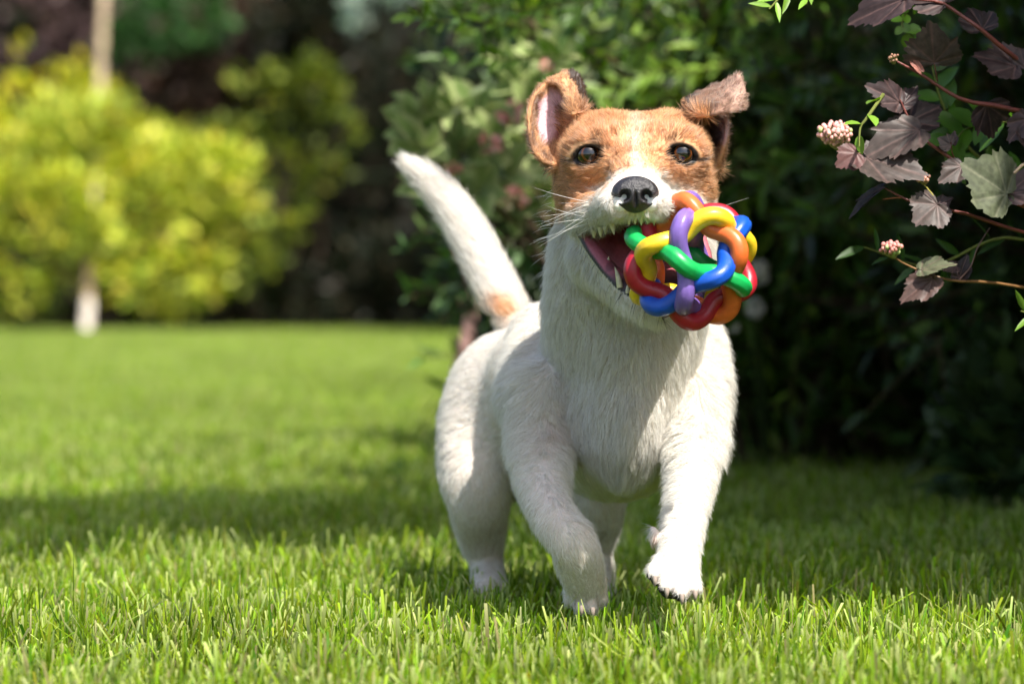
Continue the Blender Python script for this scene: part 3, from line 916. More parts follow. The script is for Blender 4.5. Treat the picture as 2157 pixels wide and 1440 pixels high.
green_spray([(2000, -100, 3.0), (1930, -10, 2.98), (1900, 50, 2.96), (1925, 80, 2.96)], 1, 14, 7, 'small round bright leaves near the top between ninebark leaves', (0.12, 0.24, 0.02), 0.012, ROUND)
green_spray([(1860, 200, 2.8), (1825, 250, 2.76), (1812, 270, 2.75), (1810, 310, 2.74)], 1, 4, 8, 'bright green leaf hanging beside the large bud cluster', BRI, 0.019, OVAL)
green_spray([(2300, 330, 2.95), (2140, 260, 2.9), (2040, 270, 2.88), (1990, 330, 2.88)], 1, 14, 9, 'green spray behind the broad grey green leaf', (0.07, 0.16, 0.02), 0.026, OVAL)

# tips of the narrow leaved shrub at the upper left, leaf colour lightened as sunlit
green_spray([(1120, 60, 3.9), (1000, 45, 3.8), (920, 45, 3.7), (862, 30, 3.65)], 1, 26, 10, 'bright green tip of foliage, tinted as sunlit, left of the ear at the top', (0.17, 0.30, 0.03), 0.028)
green_spray([(1300, 150, 4.0), (1180, 120, 3.9), (1060, 125, 3.85), (1010, 115, 3.8)], 1, 22, 11, 'green spray above the ear, tinted as sunlit', (0.13, 0.24, 0.025), 0.028)
green_spray([(1250, 0, 4.0), (1120, 20, 3.9), (1040, 10, 3.85), (960, -10, 3.8)], 1, 22, 12, 'green spray at the top edge above the ear, tinted as sunlit', (0.13, 0.24, 0.025), 0.028)

gr = np.random.default_rng(123)
spots = [('sunlit green spray arching over the terrier\'s forehead', 1500, 60, 1330, 110, 4.1), ('green spray high above the left ear', 1330, -40, 1190, 60, 4.2),
         ('green spray between the two ears at the top', 1450, -60, 1300, 40, 4.0), ('green spray just above the right ear tip', 1700, 40, 1560, 120, 4.1),
         ('yellow green spray left of the folded ear', 1180, 200, 1070, 215, 4.3), ('green spray right of the folded ear', 1750, 190, 1620, 260, 4.2),
         ('yellow green spray above the forehead', 1460, 150, 1290, 205, 4.4), ('dim green spray right of the cheek', 1760, 330, 1600, 390, 4.3),
         ('top edge spray left of the first ear', 1180, -70, 1010, 60, 4.0), ('dim spray hanging right of the ball', 1820, 430, 1660, 500, 4.3)]
for k, (lab, x0, y0, x1, y1, Y) in enumerate(spots):
    mid = ((x0 + x1) / 2, (y0 + y1) / 2 - 25)
    green_spray([(x0 + 150, y0 - 30, Y + 0.25), (x0, y0, Y + 0.1), (*mid, Y + 0.03), (x1, y1, Y)], 1, 26, 200 + k, lab,
                (0.15, 0.25, 0.03) if 'yellow' in lab or 'sunlit' in lab else (0.075, 0.15, 0.018), 0.032)
# ---- unseen trees to the right, their crowns placed and shaped to shade the border
def above(ground_pt, z):
    """point at height z whose shadow falls on ground_pt"""
    return np.array(ground_pt) + sun_dir * ((z - ground_pt[2]) / sun_dir[2])


def shade_tree(base, crowns, seed, label):
    r = np.random.default_rng(seed)
    root = empty('shade_tree', base); tag(root, label, 'tree')
    base = np.array(base, float)
    cc = crowns[0][0]
    V, F = tube(smooth_path([base, base * 0.5 + cc * 0.5 + np.array([0.1, 0, 0]), cc], 14), np.linspace(0.13, 0.05, 14), 10)
    s = Soup(); s.add(V, F, (0.12, 0.09, 0.06)); link('trunk', s.mesh('trunk'), m_bark, root)
    P_ = []
    for c, cr, n in crowns:
        cr = np.array(cr)
        for k in range(6):
            e = c + r.uniform(-.6, .6, 3) * cr
            V, F = tube(smooth_path([base * 0.3 + cc * 0.7, (cc + e) / 2, e], 8), np.linspace(0.035, 0.008, 8), 5)
            s = Soup(); s.add(V, F, (0.12, 0.09, 0.06)); link('limb', s.mesh('limb'), m_bark, root)
        u = r.uniform(-1, 1, (n, 3))
        p = c + u * cr
        lim = 1 + 0.10 * wobble(p, 5, seed) + 0.05 * wobble(p, 16, seed + 5)
        m = (u[:, 0] ** 14 + u[:, 1] ** 14 < lim - 0.35) & (wobble(p, 9, seed + 1) > -1.05)
        P_.append(p[m])
    p = np.vstack(P_); k = len(p)
    V, F, C = scatter_leaves(p, r.normal(size=(k, 3)) * np.array([1, 1, 0.4]), 0.15 * r.uniform(0.6, 1.3, k), jitter(np.array([0.06, 0.11, 0.02]), k, r), QUAD, r, 0.8)
    tag(link('crown', make_mesh('crown', V, F, C), m_leaf_far, root), kind='stuff')


k1 = above((2.29, 5.88, 0), 1.15)
k2 = above((-0.22, 3.98, 0), 3.3)
shade_tree((k1[0] + 1.2, k1[1] - 0.2, 0), [(k1, (2.18, 3.05, 0.16), 38000), (k2, (0.46, 0.40, 0.18), 430), (np.array([1.56, 3.50, 0.72]), (1.28, 0.66, 0.06), 12000)], 81, 'low spreading tree beyond the right edge shading the dark shrubs')  # extra crown lobes added for the lawn's shade band and to block sky
k3 = above((1.9, 16.6, 0), 2.4)
shade_tree((k3[0] + 1.5, k3[1], 0), [(k3, (2.5, 1.5, 0.4), 14000)], 82, 'second unseen tree beyond the right edge, added to shade the far border')  # added out of view to keep sun off the far border
r = np.random.default_rng(91)
n = 16000
hp = np.stack([2.1 + 0.35 * r.normal(size=n) * 0.6, r.uniform(1.2, 9.5, n), r.uniform(0, 1.7, n)], 1)  # unseen leaf wall added to cut sky light from the side
V, F, C = scatter_leaves(hp, r.normal(size=(n, 3)), 0.12 * r.uniform(0.6, 1.3, n), jitter(np.array([0.035, 0.06, 0.015]), n, r), QUAD, r, 0.9)
hg = empty('hedge', (2.1, 5.3, 0)); tag(hg, 'unseen leafy hedge along the right side, added to block the sky', 'hedge')
tag(link('foliage', make_mesh('foliage', V, F, C), m_leaf_far, hg), kind='stuff')
# ---------------------------------------------------------------- implicit surfaces
class Field:
    """signed distance field on a rectilinear grid, filled primitive by primitive"""
    def __init__(self, xs, ys, zs):
        self.ax = [np.asarray(a, np.float32) for a in (xs, ys, zs)]
        self.F = np.full([len(a) for a in self.ax], 0.5, np.float32)

    def block(self, lo, hi):
        s, g = [], []
        for a, l, h in zip(self.ax, lo, hi):
            i, j = int(np.searchsorted(a, l)), int(np.searchsorted(a, h))
            s.append(slice(max(i - 1, 0), min(j + 1, len(a))))
        g = np.meshgrid(*[a[q] for a, q in zip(self.ax, s)], indexing='ij', sparse=True)
        return tuple(s), g

    def _put(self, s, d, k, op):
        A = self.F[s]
        d = d.astype(np.float32)
        if op == 'add':
            h = np.maximum(k - np.abs(A - d), 0) / k
            self.F[s] = np.minimum(A, d) - h * h * k * 0.25
        else:                                    # carve
            d = -d
            h = np.maximum(k - np.abs(A - d), 0) / k
            self.F[s] = np.maximum(A, d) + h * h * k * 0.25

    def ell(self, c, r, k=0.006, rot=None, op='add'):
        c, r = np.asarray(c, float), np.asarray(r, float)
        m = max(r) + k + 0.004
        s, (X, Y, Z) = self.block(c - m, c + m)
        x, y, z = X - c[0], Y - c[1], Z - c[2]
        if rot is not None:
            R = np.array(Matrix.Rotation(rot[0], 3, 'X').to_3x3() @ Matrix.Rotation(rot[1], 3, 'Y') @ Matrix.Rotation(rot[2], 3, 'Z')).T
            x, y, z = (R[i][0] * x + R[i][1] * y + R[i][2] * z for i in range(3))
        k0 = np.sqrt((x / r[0]) ** 2 + (y / r[1]) ** 2 + (z / r[2]) ** 2)
        k1 = np.sqrt((x / r[0] ** 2) ** 2 + (y / r[1] ** 2) ** 2 + (z / r[2] ** 2) ** 2) + 1e-9
        self._put(s, k0 * (k0 - 1) / k1, k, op)

    def cone(self, a, ra, b, rb, k=0.006, op='add'):
        a, b = np.asarray(a, float), np.asarray(b, float)
        m = max(ra, rb) + k + 0.004
        s, (X, Y, Z) = self.block(np.minimum(a, b) - m, np.maximum(a, b) + m)
        ab = b - a
        t = np.clip(((X - a[0]) * ab[0] + (Y - a[1]) * ab[1] + (Z - a[2]) * ab[2]) / (ab @ ab), 0, 1)
        d = np.sqrt((X - a[0] - t * ab[0]) ** 2 + (Y - a[1] - t * ab[1]) ** 2 + (Z - a[2] - t * ab[2]) ** 2)
        self._put(s, d - (ra + (rb - ra) * t), k, op)

    def chain(self, pts, rads, k):
        """smooth limb of changing radius through the points"""
        n = len(pts)
        path = smooth_path(np.array(pts), (n - 1) * 5 + 1)
        rr = np.interp(np.linspace(0, 1, len(path)), np.linspace(0, 1, n), rads)
        rr = np.convolve(np.pad(rr, 2, mode='edge'), [.1, .2, .4, .2, .1], 'valid')
        m = max(rads) + k + 0.004
        s, (X, Y, Z) = self.block(path.min(0) - m, path.max(0) + m)
        D = np.full([q.stop - q.start for q in s], 1.0, np.float32)
        ax = [a[q] for a, q in zip(self.ax, s)]
        for a, b, ra, rb in zip(path[:-1], path[1:], rr[:-1], rr[1:]):
            lo, hi = np.minimum(a, b) - m, np.maximum(a, b) + m
            q = tuple(slice(max(int(np.searchsorted(x_, l)) - 1, 0), int(np.searchsorted(x_, h)) + 1) for x_, l, h in zip(ax, lo, hi))
            x, y, z = np.meshgrid(*[x_[w] for x_, w in zip(ax, q)], indexing='ij', sparse=True)
            ab = b - a
            t = np.clip(((x - a[0]) * ab[0] + (y - a[1]) * ab[1] + (z - a[2]) * ab[2]) / (ab @ ab), 0, 1)
            d = np.sqrt((x - a[0] - t * ab[0]) ** 2 + (y - a[1] - t * ab[1]) ** 2 + (z - a[2] - t * ab[2]) ** 2) - (ra + (rb - ra) * t)
            D[q] = np.minimum(D[q], d)
        self._put(s, D, k, 'add')

    def sheet(self, G, r, k=0.003, step=0.0009):
        """thin curved sheet through the control grid G (rows, cols, 3)"""
        G = np.asarray(G, float)
        n = max(20, int(np.linalg.norm(G[-1] - G[0], axis=1).max() / step))
        rows = np.stack([smooth_path(G[:, j], n) for j in range(G.shape[1])], 1)
        m = max(20, int(np.linalg.norm(np.diff(rows, axis=1), axis=2).sum(1).max() / step))
        pts = np.concatenate([smooth_path(rows[i], m) for i in range(n)])
        if np.ndim(r):
            rr = np.repeat(np.interp(np.linspace(0, 1, n), np.linspace(0, 1, len(r)), r), m)
        else:
            rr = np.full(len(pts), r)
        mg = max(np.atleast_1d(r)) + 0.006
        s, _ = self.block(pts.min(0) - mg, pts.max(0) + mg)
        E = np.full([q.stop - q.start for q in s], 0.5, np.float32)
        ax = [a[q] for a, q in zip(self.ax, s)]
        c = np.stack([np.clip(np.searchsorted(ax[i], pts[:, i]), 4, len(ax[i]) - 5) for i in range(3)], 1)
        w = 4
        for dx in range(-w, w + 1):
            for dy in range(-w, w + 1):
                for dz in range(-w, w + 1):
                    i, j, l = c[:, 0] + dx, c[:, 1] + dy, c[:, 2] + dz
                    d = np.sqrt((ax[0][i] - pts[:, 0]) ** 2 + (ax[1][j] - pts[:, 1]) ** 2 + (ax[2][l] - pts[:, 2]) ** 2) - rr
                    np.minimum.at(E, (i, j, l), d.astype(np.float32))
        self._put(s, E, k, 'add')
        return rows

    def mesh(self):
        """surface nets: one quad mesh of the zero level"""
        F = self.F
        S = F < 0
        n = [q - 1 for q in F.shape]
        allv = np.ones(n, bool); anyv = np.zeros(n, bool)
        for dx in (0, 1):
            for dy in (0, 1):
                for dz in (0, 1):
                    q = S[dx:dx + n[0], dy:dy + n[1], dz:dz + n[2]]
                    allv &= q; anyv |= q
        act = anyv & ~allv
        idx = np.argwhere(act)
        ids = np.full(n, -1, np.int32)
        ids[act] = np.arange(len(idx))
        acc = np.zeros((len(idx), 3)); cnt = np.zeros(len(idx))
        cor = [(a, b, c) for a in (0, 1) for b in (0, 1) for c in (0, 1)]
        for p in cor:
            for d in range(3):
                if p[d]: continue
                q = list(p); q[d] = 1
                ip, iq = idx + np.array(p), idx + np.array(q)
                f0 = F[ip[:, 0], ip[:, 1], ip[:, 2]]; f1 = F[iq[:, 0], iq[:, 1], iq[:, 2]]
                m = (f0 < 0) != (f1 < 0)
                t = np.where(m, f0 / np.where(m, f0 - f1, 1), 0)
                A = np.stack([self.ax[i][ip[:, i]] for i in range(3)], 1)
                B = np.stack([self.ax[i][iq[:, i]] for i in range(3)], 1)
                acc += np.where(m[:, None], A + (B - A) * t[:, None], 0); cnt += m
        V = acc / cnt[:, None]
        quads = []
        for d in range(3):
            a = [slice(None)] * 3; b = [slice(None)] * 3
            a[d] = slice(0, -1); b[d] = slice(1, None)
            s0, s1 = S[tuple(a)], S[tuple(b)]
            e = np.argwhere(s0 != s1)
            u, v = [(1, 2), (2, 0), (0, 1)][d]
            e = e[(e[:, u] > 0) & (e[:, v] > 0) & (e[:, u] < F.shape[u] - 1) & (e[:, v] < F.shape[v] - 1)]
            fl = s0[e[:, 0], e[:, 1], e[:, 2]]
            U = np.zeros(3, int); U[u] = 1
            W = np.zeros(3, int); W[v] = 1
            def g(q): return ids[q[:, 0], q[:, 1], q[:, 2]]
            Q = np.stack([g(e - U - W), g(e - W), g(e), g(e - U)], 1)
            Q[~fl] = Q[~fl][:, ::-1]
            quads.append(Q)
        return V, np.vstack(quads)


def vnormals(V, Q):
    n = np.cross(V[Q[:, 2]] - V[Q[:, 0]], V[Q[:, 3]] - V[Q[:, 1]])
    N = np.zeros_like(V)
    for i in range(4):
        for c in range(3):
            N[:, c] += np.bincount(Q[:, i], n[:, c], len(V))
    return N / (np.linalg.norm(N, axis=1)[:, None] + 1e-12)


# ---------------------------------------------------------------- the dog
PXM = 2.7 / FPX                      # metres per photo pixel at the head's depth
STEP = 0.0014
ys = np.concatenate([np.arange(2.595, 2.80, STEP), np.arange(2.80, 2.93, STEP * 1.5), np.arange(2.93, 3.38, STEP * 2.2)])
body = Field(np.arange(-0.115, 0.185, STEP), ys, np.arange(0.0, 0.435, STEP))


def C3(a, b, k=0.012, op='add'):
    """round cone between (px, py, Y, r px)"""
    body.cone(P(*a[:3]), a[3] * a[2] / FPX, P(*b[:3]), b[3] * b[2] / FPX, k, op)


def chain(pts, k=0.012, op='add'):
    body.chain([P(*q[:3]) for q in pts], [q[3] * q[2] / FPX for q in pts], k)


def E3(px, py, Y, rx, ry, rz, k=0.012, rot=None, op='add'):
    s = Y / FPX
    body.ell(P(px, py, Y), (rx * s, ry * s, rz * s), k, rot, op)


# trunk
E3(1290, 855, 2.965, 178, 270, 190, 0.02)
C3((1280, 805, 2.96, 168), (1180, 812, 3.08, 138), 0.02)
C3((1180, 812, 3.08, 138), (1090, 828, 3.19, 132), 0.02)
E3(1056, 895, 3.17, 122, 250, 160, 0.02)
E3(1312, 875, 2.905, 140, 230, 160, 0.02)
# neck and throat
chain([(1334, 400, 2.83, 128), (1332, 520, 2.85, 170), (1318, 640, 2.875, 168), (1306, 760, 2.905, 152)], 0.014)
E3(1330, 735, 2.865, 105, 150, 140, 0.02)
# shoulders
C3((1148, 715, 2.985, 74), (1138, 840, 2.905, 84), 0.014)
C3((1452, 730, 2.965, 74), (1460, 845, 2.90, 72), 0.014)
# breastbone
E3(1220, 925, 2.815, 17, 50, 75, 0.018, (0, math.radians(-14), 0), 'carve')
E3(1399, 925, 2.820, 17, 50, 75, 0.018, (0, math.radians(12), 0), 'carve')
chain([(1320, 810, 2.842, 46), (1326, 890, 2.828, 34), (1320, 985, 2.85, 30)], 0.022)
# left foreleg (its carpus bent, the paw hanging)
chain([(1150, 840, 2.885, 76), (1138, 930, 2.865, 65), (1138, 1000, 2.835, 58), (1152, 1060, 2.80, 44), (1176, 1108, 2.775, 43),
       (1206, 1146, 2.765, 48), (1222, 1190, 2.777, 50), (1232, 1240, 2.79, 41)], 0.010)
for x, y, r, dY in ((1199, 1250, 13, .010), (1221, 1264, 15, .001), (1246, 1266, 15, 0), (1269, 1252, 13, .008)):
    C3((x * .9 + 123, y - 34, 2.790 + dY, r), (x, y + 14, 2.782 + dY, r * .95), 0.004)
# right foreleg, reaching forward
chain([(1462, 850, 2.88, 66), (1466, 925, 2.85, 58), (1460, 990, 2.815, 53), (1452, 1050, 2.785, 44), (1444, 1097, 2.76, 37),
       (1433, 1150, 2.728, 41), (1428, 1195, 2.71, 45)], 0.010)
E3(1381, 1132, 2.735, 11, 14, 26, 0.006, (0, math.radians(-18), 0))
for a, b, r in (((1396, 1178, 2.712), (1376, 1208, 2.698), 15), ((1407, 1190, 2.704), (1402, 1236, 2.688), 17),
                ((1431, 1196, 2.700), (1434, 1248, 2.684), 18), ((1454, 1190, 2.706), (1465, 1240, 2.693), 15)):
    C3((*a, r), (*b, r), 0.003)
E3(1386, 1214, 2.712, 17, 16, 20, 0.003)
E3(1412, 1243, 2.705, 22, 18, 18, 0.003)
E3(1438, 1252, 2.700, 19, 18, 15, 0.003)
# left hind leg
chain([(1035, 900, 3.14, 108), (1004, 980, 3.10, 80), (1008, 1050, 3.09, 66), (1012, 1105, 3.11, 52), (1018, 1155, 3.13, 41), (1027, 1200, 3.12, 31), (1030, 1242, 3.09, 31)], 0.014)
for x in (1010, 1028, 1046):
    C3((x, 1232, 3.098, 13), (x, 1270, 3.085, 12), 0.008)
# right hind leg, swung under the belly
chain([(1215, 990, 3.14, 95), (1262, 1060, 3.06, 52), (1255, 1150, 3.11, 34), (1262, 1240, 3.08, 30), (1272, 1290, 3.03, 28)], 0.02)
# tail
chain([(1078, 668, 3.22, 38), (1044, 600, 3.25, 40), (994, 502, 3.28, 39), (942, 422, 3.30, 33), (895, 372, 3.315, 26), (862, 348, 3.32, 14)], 0.010)

# skull
E3(1276, 326, 2.785, 92, 150, 88, 0.014)
E3(1400, 326, 2.785, 92, 150, 88, 0.014)
E3(1338, 345, 2.765, 120, 110, 80, 0.02)
E3(1245, 405, 2.785, 70, 120, 86, 0.016)
E3(1432, 405, 2.785, 68, 120, 86, 0.016)
for sx in (-1, 1):
    E3(1338 + sx * 84, 288, 2.742, 42, 34, 22, 0.010, (0, sx * math.radians(8), 0))
# muzzle bridge, flews, upper lips
C3((1338, 352, 2.735, 56), (1338, 398, 2.668, 43), 0.014)
E3(1338, 415, 2.675, 58, 62, 44, 0.010)
for sx in (-1, 1):
    E3(1338 + sx * 38, 430, 2.672, 46, 78, 38, 0.008)
    C3((1338 + sx * 52, 436, 2.690, 36), (1338 + sx * 108, 452, 2.748, 38), 0.010)
# jaw flank, mouth cavity, lower jaw
C3((1268, 535, 2.80, 66), (1372, 618, 2.725, 46), 0.012)
C3((1440, 545, 2.80, 60), (1400, 618, 2.725, 46), 0.012)
C3((1262, 505, 2.735, 22), (1340, 545, 2.715, 62), 0.003, 'carve')
C3((1340, 545, 2.700, 62), (1415, 560, 2.700, 66), 0.003, 'carve')
C3((1262, 505, 2.70, 24), (1345, 545, 2.66, 66), 0.003, 'carve')
C3((1345, 545, 2.66, 66), (1425, 560, 2.65, 66), 0.003, 'carve')
chain([(1224, 484, 2.752, 15), (1250, 526, 2.737, 17), (1284, 570, 2.722, 19), (1314, 602, 2.708, 21), (1350, 634, 2.695, 22), (1395, 645, 2.685, 24)], 0.004)
chain([(1470, 482, 2.752, 13), (1484, 560, 2.730, 16), (1450, 620, 2.70, 20), (1395, 645, 2.685, 24)], 0.004)
# the upper gum
chain([(1300, 452, 2.69, 14), (1320, 452, 2.668, 12), (1356, 452, 2.668, 12), (1380, 452, 2.69, 14)], 0.004)

# eyes: lids swollen round the ball, then the opening
EYES = []
for cx, cy, sgn in ((1240, 326, -1), (1436, 324, 1)):
    c = P(cx, cy, 2.7385)
    E3(cx + sgn * 4, cy - 1, 2.7425, 42, 29, 28, 0.014)
    E3(cx + sgn * 1, cy + 1, 2.7385 - 26 * PXM, 29, 22, 19, 0.002, (0, sgn * math.radians(12), 0), 'carve')
    E3(cx + sgn * 24, cy + 8, 2.7400 - 22 * PXM, 14, 14, 6, 0.002, (0, sgn * math.radians(30), 0), 'carve')
    EYES.append((c, sgn))


def grid3(rows):
    return np.array([[P(*q) for q in r] for r in rows])


# ears
earL = grid3([
    [(1176, 352, 2.768), (1178, 345, 2.782), (1192, 325, 2.794), (1206, 300, 2.794), (1216, 285, 2.785)],
    [(1138, 335, 2.764), (1150, 325, 2.786), (1180, 300, 2.798), (1203, 270, 2.794), (1225, 258, 2.776)],
    [(1118, 300, 2.766), (1136, 290, 2.788), (1170, 270, 2.798), (1200, 242, 2.794), (1224, 232, 2.776)],
    [(1114, 258, 2.770), (1132, 248, 2.789), (1165, 235, 2.798), (1195, 215, 2.796), (1216, 214, 2.780)],
    [(1119, 215, 2.778), (1138, 205, 2.792), (1164, 195, 2.799), (1190, 182, 2.799), (1208, 190, 2.786)],
    [(1138, 186, 2.790), (1152, 176, 2.797), (1172, 166, 2.801), (1190, 157, 2.801), (1202, 160, 2.794)],
])
body.sheet(earL, [0.0030, 0.0019, 0.0017, 0.0017, 0.0018, 0.0019])
# its tip, folded over and hanging behind the rim
earLt = grid3([
    [(1158, 174, 2.796), (1176, 163, 2.800), (1192, 154, 2.803), (1206, 152, 2.808)],
    [(1176, 176, 2.786), (1188, 168, 2.788), (1204, 158, 2.802), (1222, 168, 2.816)],
    [(1188, 196, 2.778), (1198, 188, 2.780), (1211, 182, 2.796), (1229, 188, 2.814)],
    [(1198, 218, 2.772), (1206, 210, 2.773), (1217, 206, 2.788), (1232, 212, 2.808)],
    [(1207, 240, 2.768), (1215, 234, 2.770), (1223, 230, 2.781), (1233, 234, 2.796)],
])
body.sheet(earLt, [0.0019, 0.0017, 0.0016, 0.0016, 0.0020])
earR = grid3([
    [(1462, 300, 2.80), (1478, 330, 2.815), (1496, 345, 2.800), (1512, 348, 2.775)],
    [(1462, 270, 2.80), (1488, 300, 2.825), (1510, 312, 2.805), (1526, 306, 2.768)],
    [(1456, 245, 2.80), (1486, 262, 2.828), (1512, 268, 2.812), (1532, 272, 2.768)],
    [(1446, 226, 2.79), (1478, 226, 2.820), (1508, 228, 2.805), (1530, 236, 2.772)],
    [(1446, 212, 2.775), (1480, 203, 2.800), (1506, 205, 2.792), (1530, 218, 2.772)],
])
body.sheet(earR, [0.0030, 0.0019, 0.0018, 0.0018, 0.0018])
earRt = grid3([
    [(1448, 212, 2.790), (1458, 228, 2.765), (1468, 242, 2.755)],
    [(1478, 196, 2.795), (1487, 218, 2.758), (1494, 242, 2.746)],
    [(1508, 184, 2.790), (1518, 210, 2.752), (1524, 236, 2.742)],
    [(1534, 172, 2.780), (1546, 202, 2.750), (1552, 232, 2.745)],
    [(1556, 158, 2.772), (1567, 190, 2.756), (1570, 224, 2.758)],
])
body.sheet(earRt, [0.0024, 0.0019, 0.0018, 0.0016, 0.0014])

BV, BQ = body.mesh()
del body.F
BN = vnormals(BV, BQ)

WHITE = np.array([0.84, 0.81, 0.75])
TAN = np.array([0.66, 0.35, 0.165])
DKBR = np.array([0.115, 0.055, 0.03])
BLACK = np.array([0.012, 0.011, 0.011])
PINK = np.array([0.56, 0.15, 0.19])
EARPINK = np.array([0.78, 0.50, 0.50])


def mix(a, b, w): return a * (1 - w)[:, None] + b * w[:, None]


def coat(V, N):
    """(colour, fur amount 0..1, wetness) of the animal's surface: where it is tan, white, pink or black"""
    px, py = proj(V)
    Y = V[:, 1]
    nz = wobble(V, 260, 3)
    n2 = wobble(V, 700, 5)
    pxn, pyn = px + nz * 5 + n2 * 3, py + wobble(V, 300, 9) * 5 + n2 * 2
    col = np.tile(WHITE, (len(V), 1))
    fur = np.ones(len(V)); wet = np.zeros(len(V))
    # tan mask of the face: below this line it is white
    lim = np.interp(pxn, [1150, 1180, 1215, 1240, 1262, 1290, 1318, 1340, 1362, 1392, 1415, 1440, 1470, 1500, 1540],
                    [462, 455, 440, 418, 396, 372, 358, 350, 354, 362, 376, 394, 408, 432, 440])
    head = sstep(2.90, 2.87, Y) * (px > 1105) * (px < 1585)
    tan = sstep(15, -13, pyn + n2 * 4 - lim) * head
    # a white line up the forehead
    blaze = np.exp(-((px - 1338) / (15 + nz * 6)) ** 2) * 0.36 * sstep(235, 250, py)
    t = tan * (1 - blaze)
    shade = 0.5 + 0.5 * wobble(V, 180, 12)
    tcol = mix(np.tile(TAN, (len(V), 1)), TAN * np.array([1.25, 1.35, 1.5]), shade * 0.6)
    col = mix(col, tcol, t)
    # darker hairs over the brow and round the ears
    dk = tan * np.clip(np.exp(-((px - 1260) / 16) ** 2 - ((py - 300) / 16) ** 2) + np.exp(-((px - 1416) / 14) ** 2 - ((py - 296) / 16) ** 2), 0, 1) * 0.7
    col = mix(col, DKBR, dk)
    # orange patch at the root of the tail
    tp = np.exp(-((px - 1062) / 26) ** 2 - ((py - 648) / 20) ** 2) * (Y > 3.1)
    col = mix(col, TAN * 1.1, np.clip(tp * 1.6, 0, 1))
    # ears
    eL = (px < 1236) & (py < 356) & ((px < 1176 + (300 - py) * .25) | (py < 236)) & (Y > 2.744) & (Y < 2.86)
    eR = ((px > 1440) & (py < 232) & (px > 1440 + (232 - py) * 0.1) | (px > 1494) & (py < 352)) & (Y < 2.86) & (Y > 2.73)
    front = N[:, 1] < -0.05
    ear_c = mix(np.tile(TAN * 0.85, (len(V), 1)), DKBR * 1.6, np.clip(0.35 + 0.5 * wobble(V, 200, 21), 0, 1))
    for m in (eL, eR): col[m] = ear_c[m]
    # bare inner ear
    inL = sstep(1.0, 0.62, np.sqrt(((pxn - 1158 - (235 - py) * .12) / 34) ** 2 + ((pyn - 245) / 66) ** 2)) * eL * front
    inL = inL * (Y > 2.774)
    col = mix(col, EARPINK * np.array([1, 1.05, 1.15]), inL * 0.95)
    deepL = sstep(1.0, 0.3, np.sqrt(((px - 1182) / 24) ** 2 + ((py - 284) / 22) ** 2)) * eL * front
    col = mix(col, np.array([0.30, 0.09, 0.08]), deepL * 0.8)
    inR = (sstep(1.0, 0.6, np.sqrt(((pxn - 1512) / 30) ** 2 + ((pyn - 272) / 44) ** 2)) * (py > 238)) * eR * front
    col = mix(col, EARPINK * 0.8, inR * 0.9)
    flap = eR & (py < 245)
    colf = mix(np.tile(np.array([0.24, 0.13, 0.085]), (len(V), 1)), np.array([0.40, 0.25, 0.19]), sstep(1500, 1560, px))
    colf = mix(colf, BLACK * 2, sstep(1478, 1452, pxn) * 0.8)
    col[flap] = colf[flap]
    inF = eL & (px > 1198) & (Y > 2.788) & (py < 240)
    col[inF] = DKBR * 0.5
    fur = fur * (1 - np.clip(inL + inR * 0.9 + deepL, 0, 1) * 0.93)
    # eyelids
    for (c, sgn) in EYES:
        ex, ey = proj(c[None])
        dx, dy = px - ex[0] - sgn * 2, py - ey[0] - 1
        a = -sgn * math.radians(14)
        u, v = dx * math.cos(a) + dy * -math.sin(a), dx * math.sin(a) + dy * math.cos(a)
        q = np.sqrt((u / 33) ** 2 + (v / 22) ** 2)
        f = head * (Y < 2.76)
        lid = sstep(1.22, 0.98, q) * f
        # the dark outer corner
        u2, v2 = px - ex[0] - sgn * 34, py - ey[0] - 11
        lid = np.maximum(lid, sstep(1.1, 0.6, np.sqrt((u2 / 14) ** 2 + ((v2 + sgn * 0 - abs(u2) * .3) / 7) ** 2)) * f * .85)
        col = mix(col, BLACK * 1.6, lid)
        fur = fur * (1 - sstep(1.25, 1.05, q) * f)
        wet = np.maximum(wet, lid * 0.6)
    # mouth: dark lips, pink gum and lining
    mouth = (Y > 2.64) & (Y < 2.80) & (px > 1200) & (px < 1510) & (py > 455) & (py < 690)
    lipx = np.interp(py, [470, 482, 528, 572, 606, 634, 660], [1208, 1216, 1240, 1272, 1304, 1345, 1400])
    din = px - lipx                                     # distance inside the left lip line
    ins = mouth & (din > -7)
    lip_up = np.interp(px, [1205, 1230, 1300, 1340, 1380, 1450, 1500], [486, 484, 476, 462, 476, 486, 490])
    below = py > lip_up
    w_in = (ins & below).astype(float)
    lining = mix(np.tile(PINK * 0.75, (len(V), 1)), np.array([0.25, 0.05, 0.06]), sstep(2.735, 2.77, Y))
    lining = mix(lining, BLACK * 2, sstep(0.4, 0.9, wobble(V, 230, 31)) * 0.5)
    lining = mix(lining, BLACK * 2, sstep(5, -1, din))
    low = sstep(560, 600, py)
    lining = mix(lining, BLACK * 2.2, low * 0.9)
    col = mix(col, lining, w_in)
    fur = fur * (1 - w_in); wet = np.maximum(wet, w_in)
    edge = mouth & ~(ins & below) & (np.abs(py - lip_up) < 7) & (px < 1390) & (px > 1215) & (Y < 2.765)
    col[edge] = col[edge] * 0.35 + BLACK * 0.65
    fur[edge] *= 0.6
    # pads of the lifted paw, pink nail of the dewclaw
    limp = np.interp(px, [1355, 1372, 1392, 1412, 1440, 1462], [1200, 1208, 1228, 1244, 1262, 1275])
    pad = (px > 1355) & (px < 1462) & (Y < 2.75) & (py > 1190)
    pw = sstep(-4, 6, pyn - limp) * pad
    pw = np.maximum(pw, pad * sstep(0.0, 0.4, N[:, 1]) * (px < 1450) * 0.9)
    col = mix(col, BLACK * 1.5, pw); fur = fur * (1 - pw * 0.9)
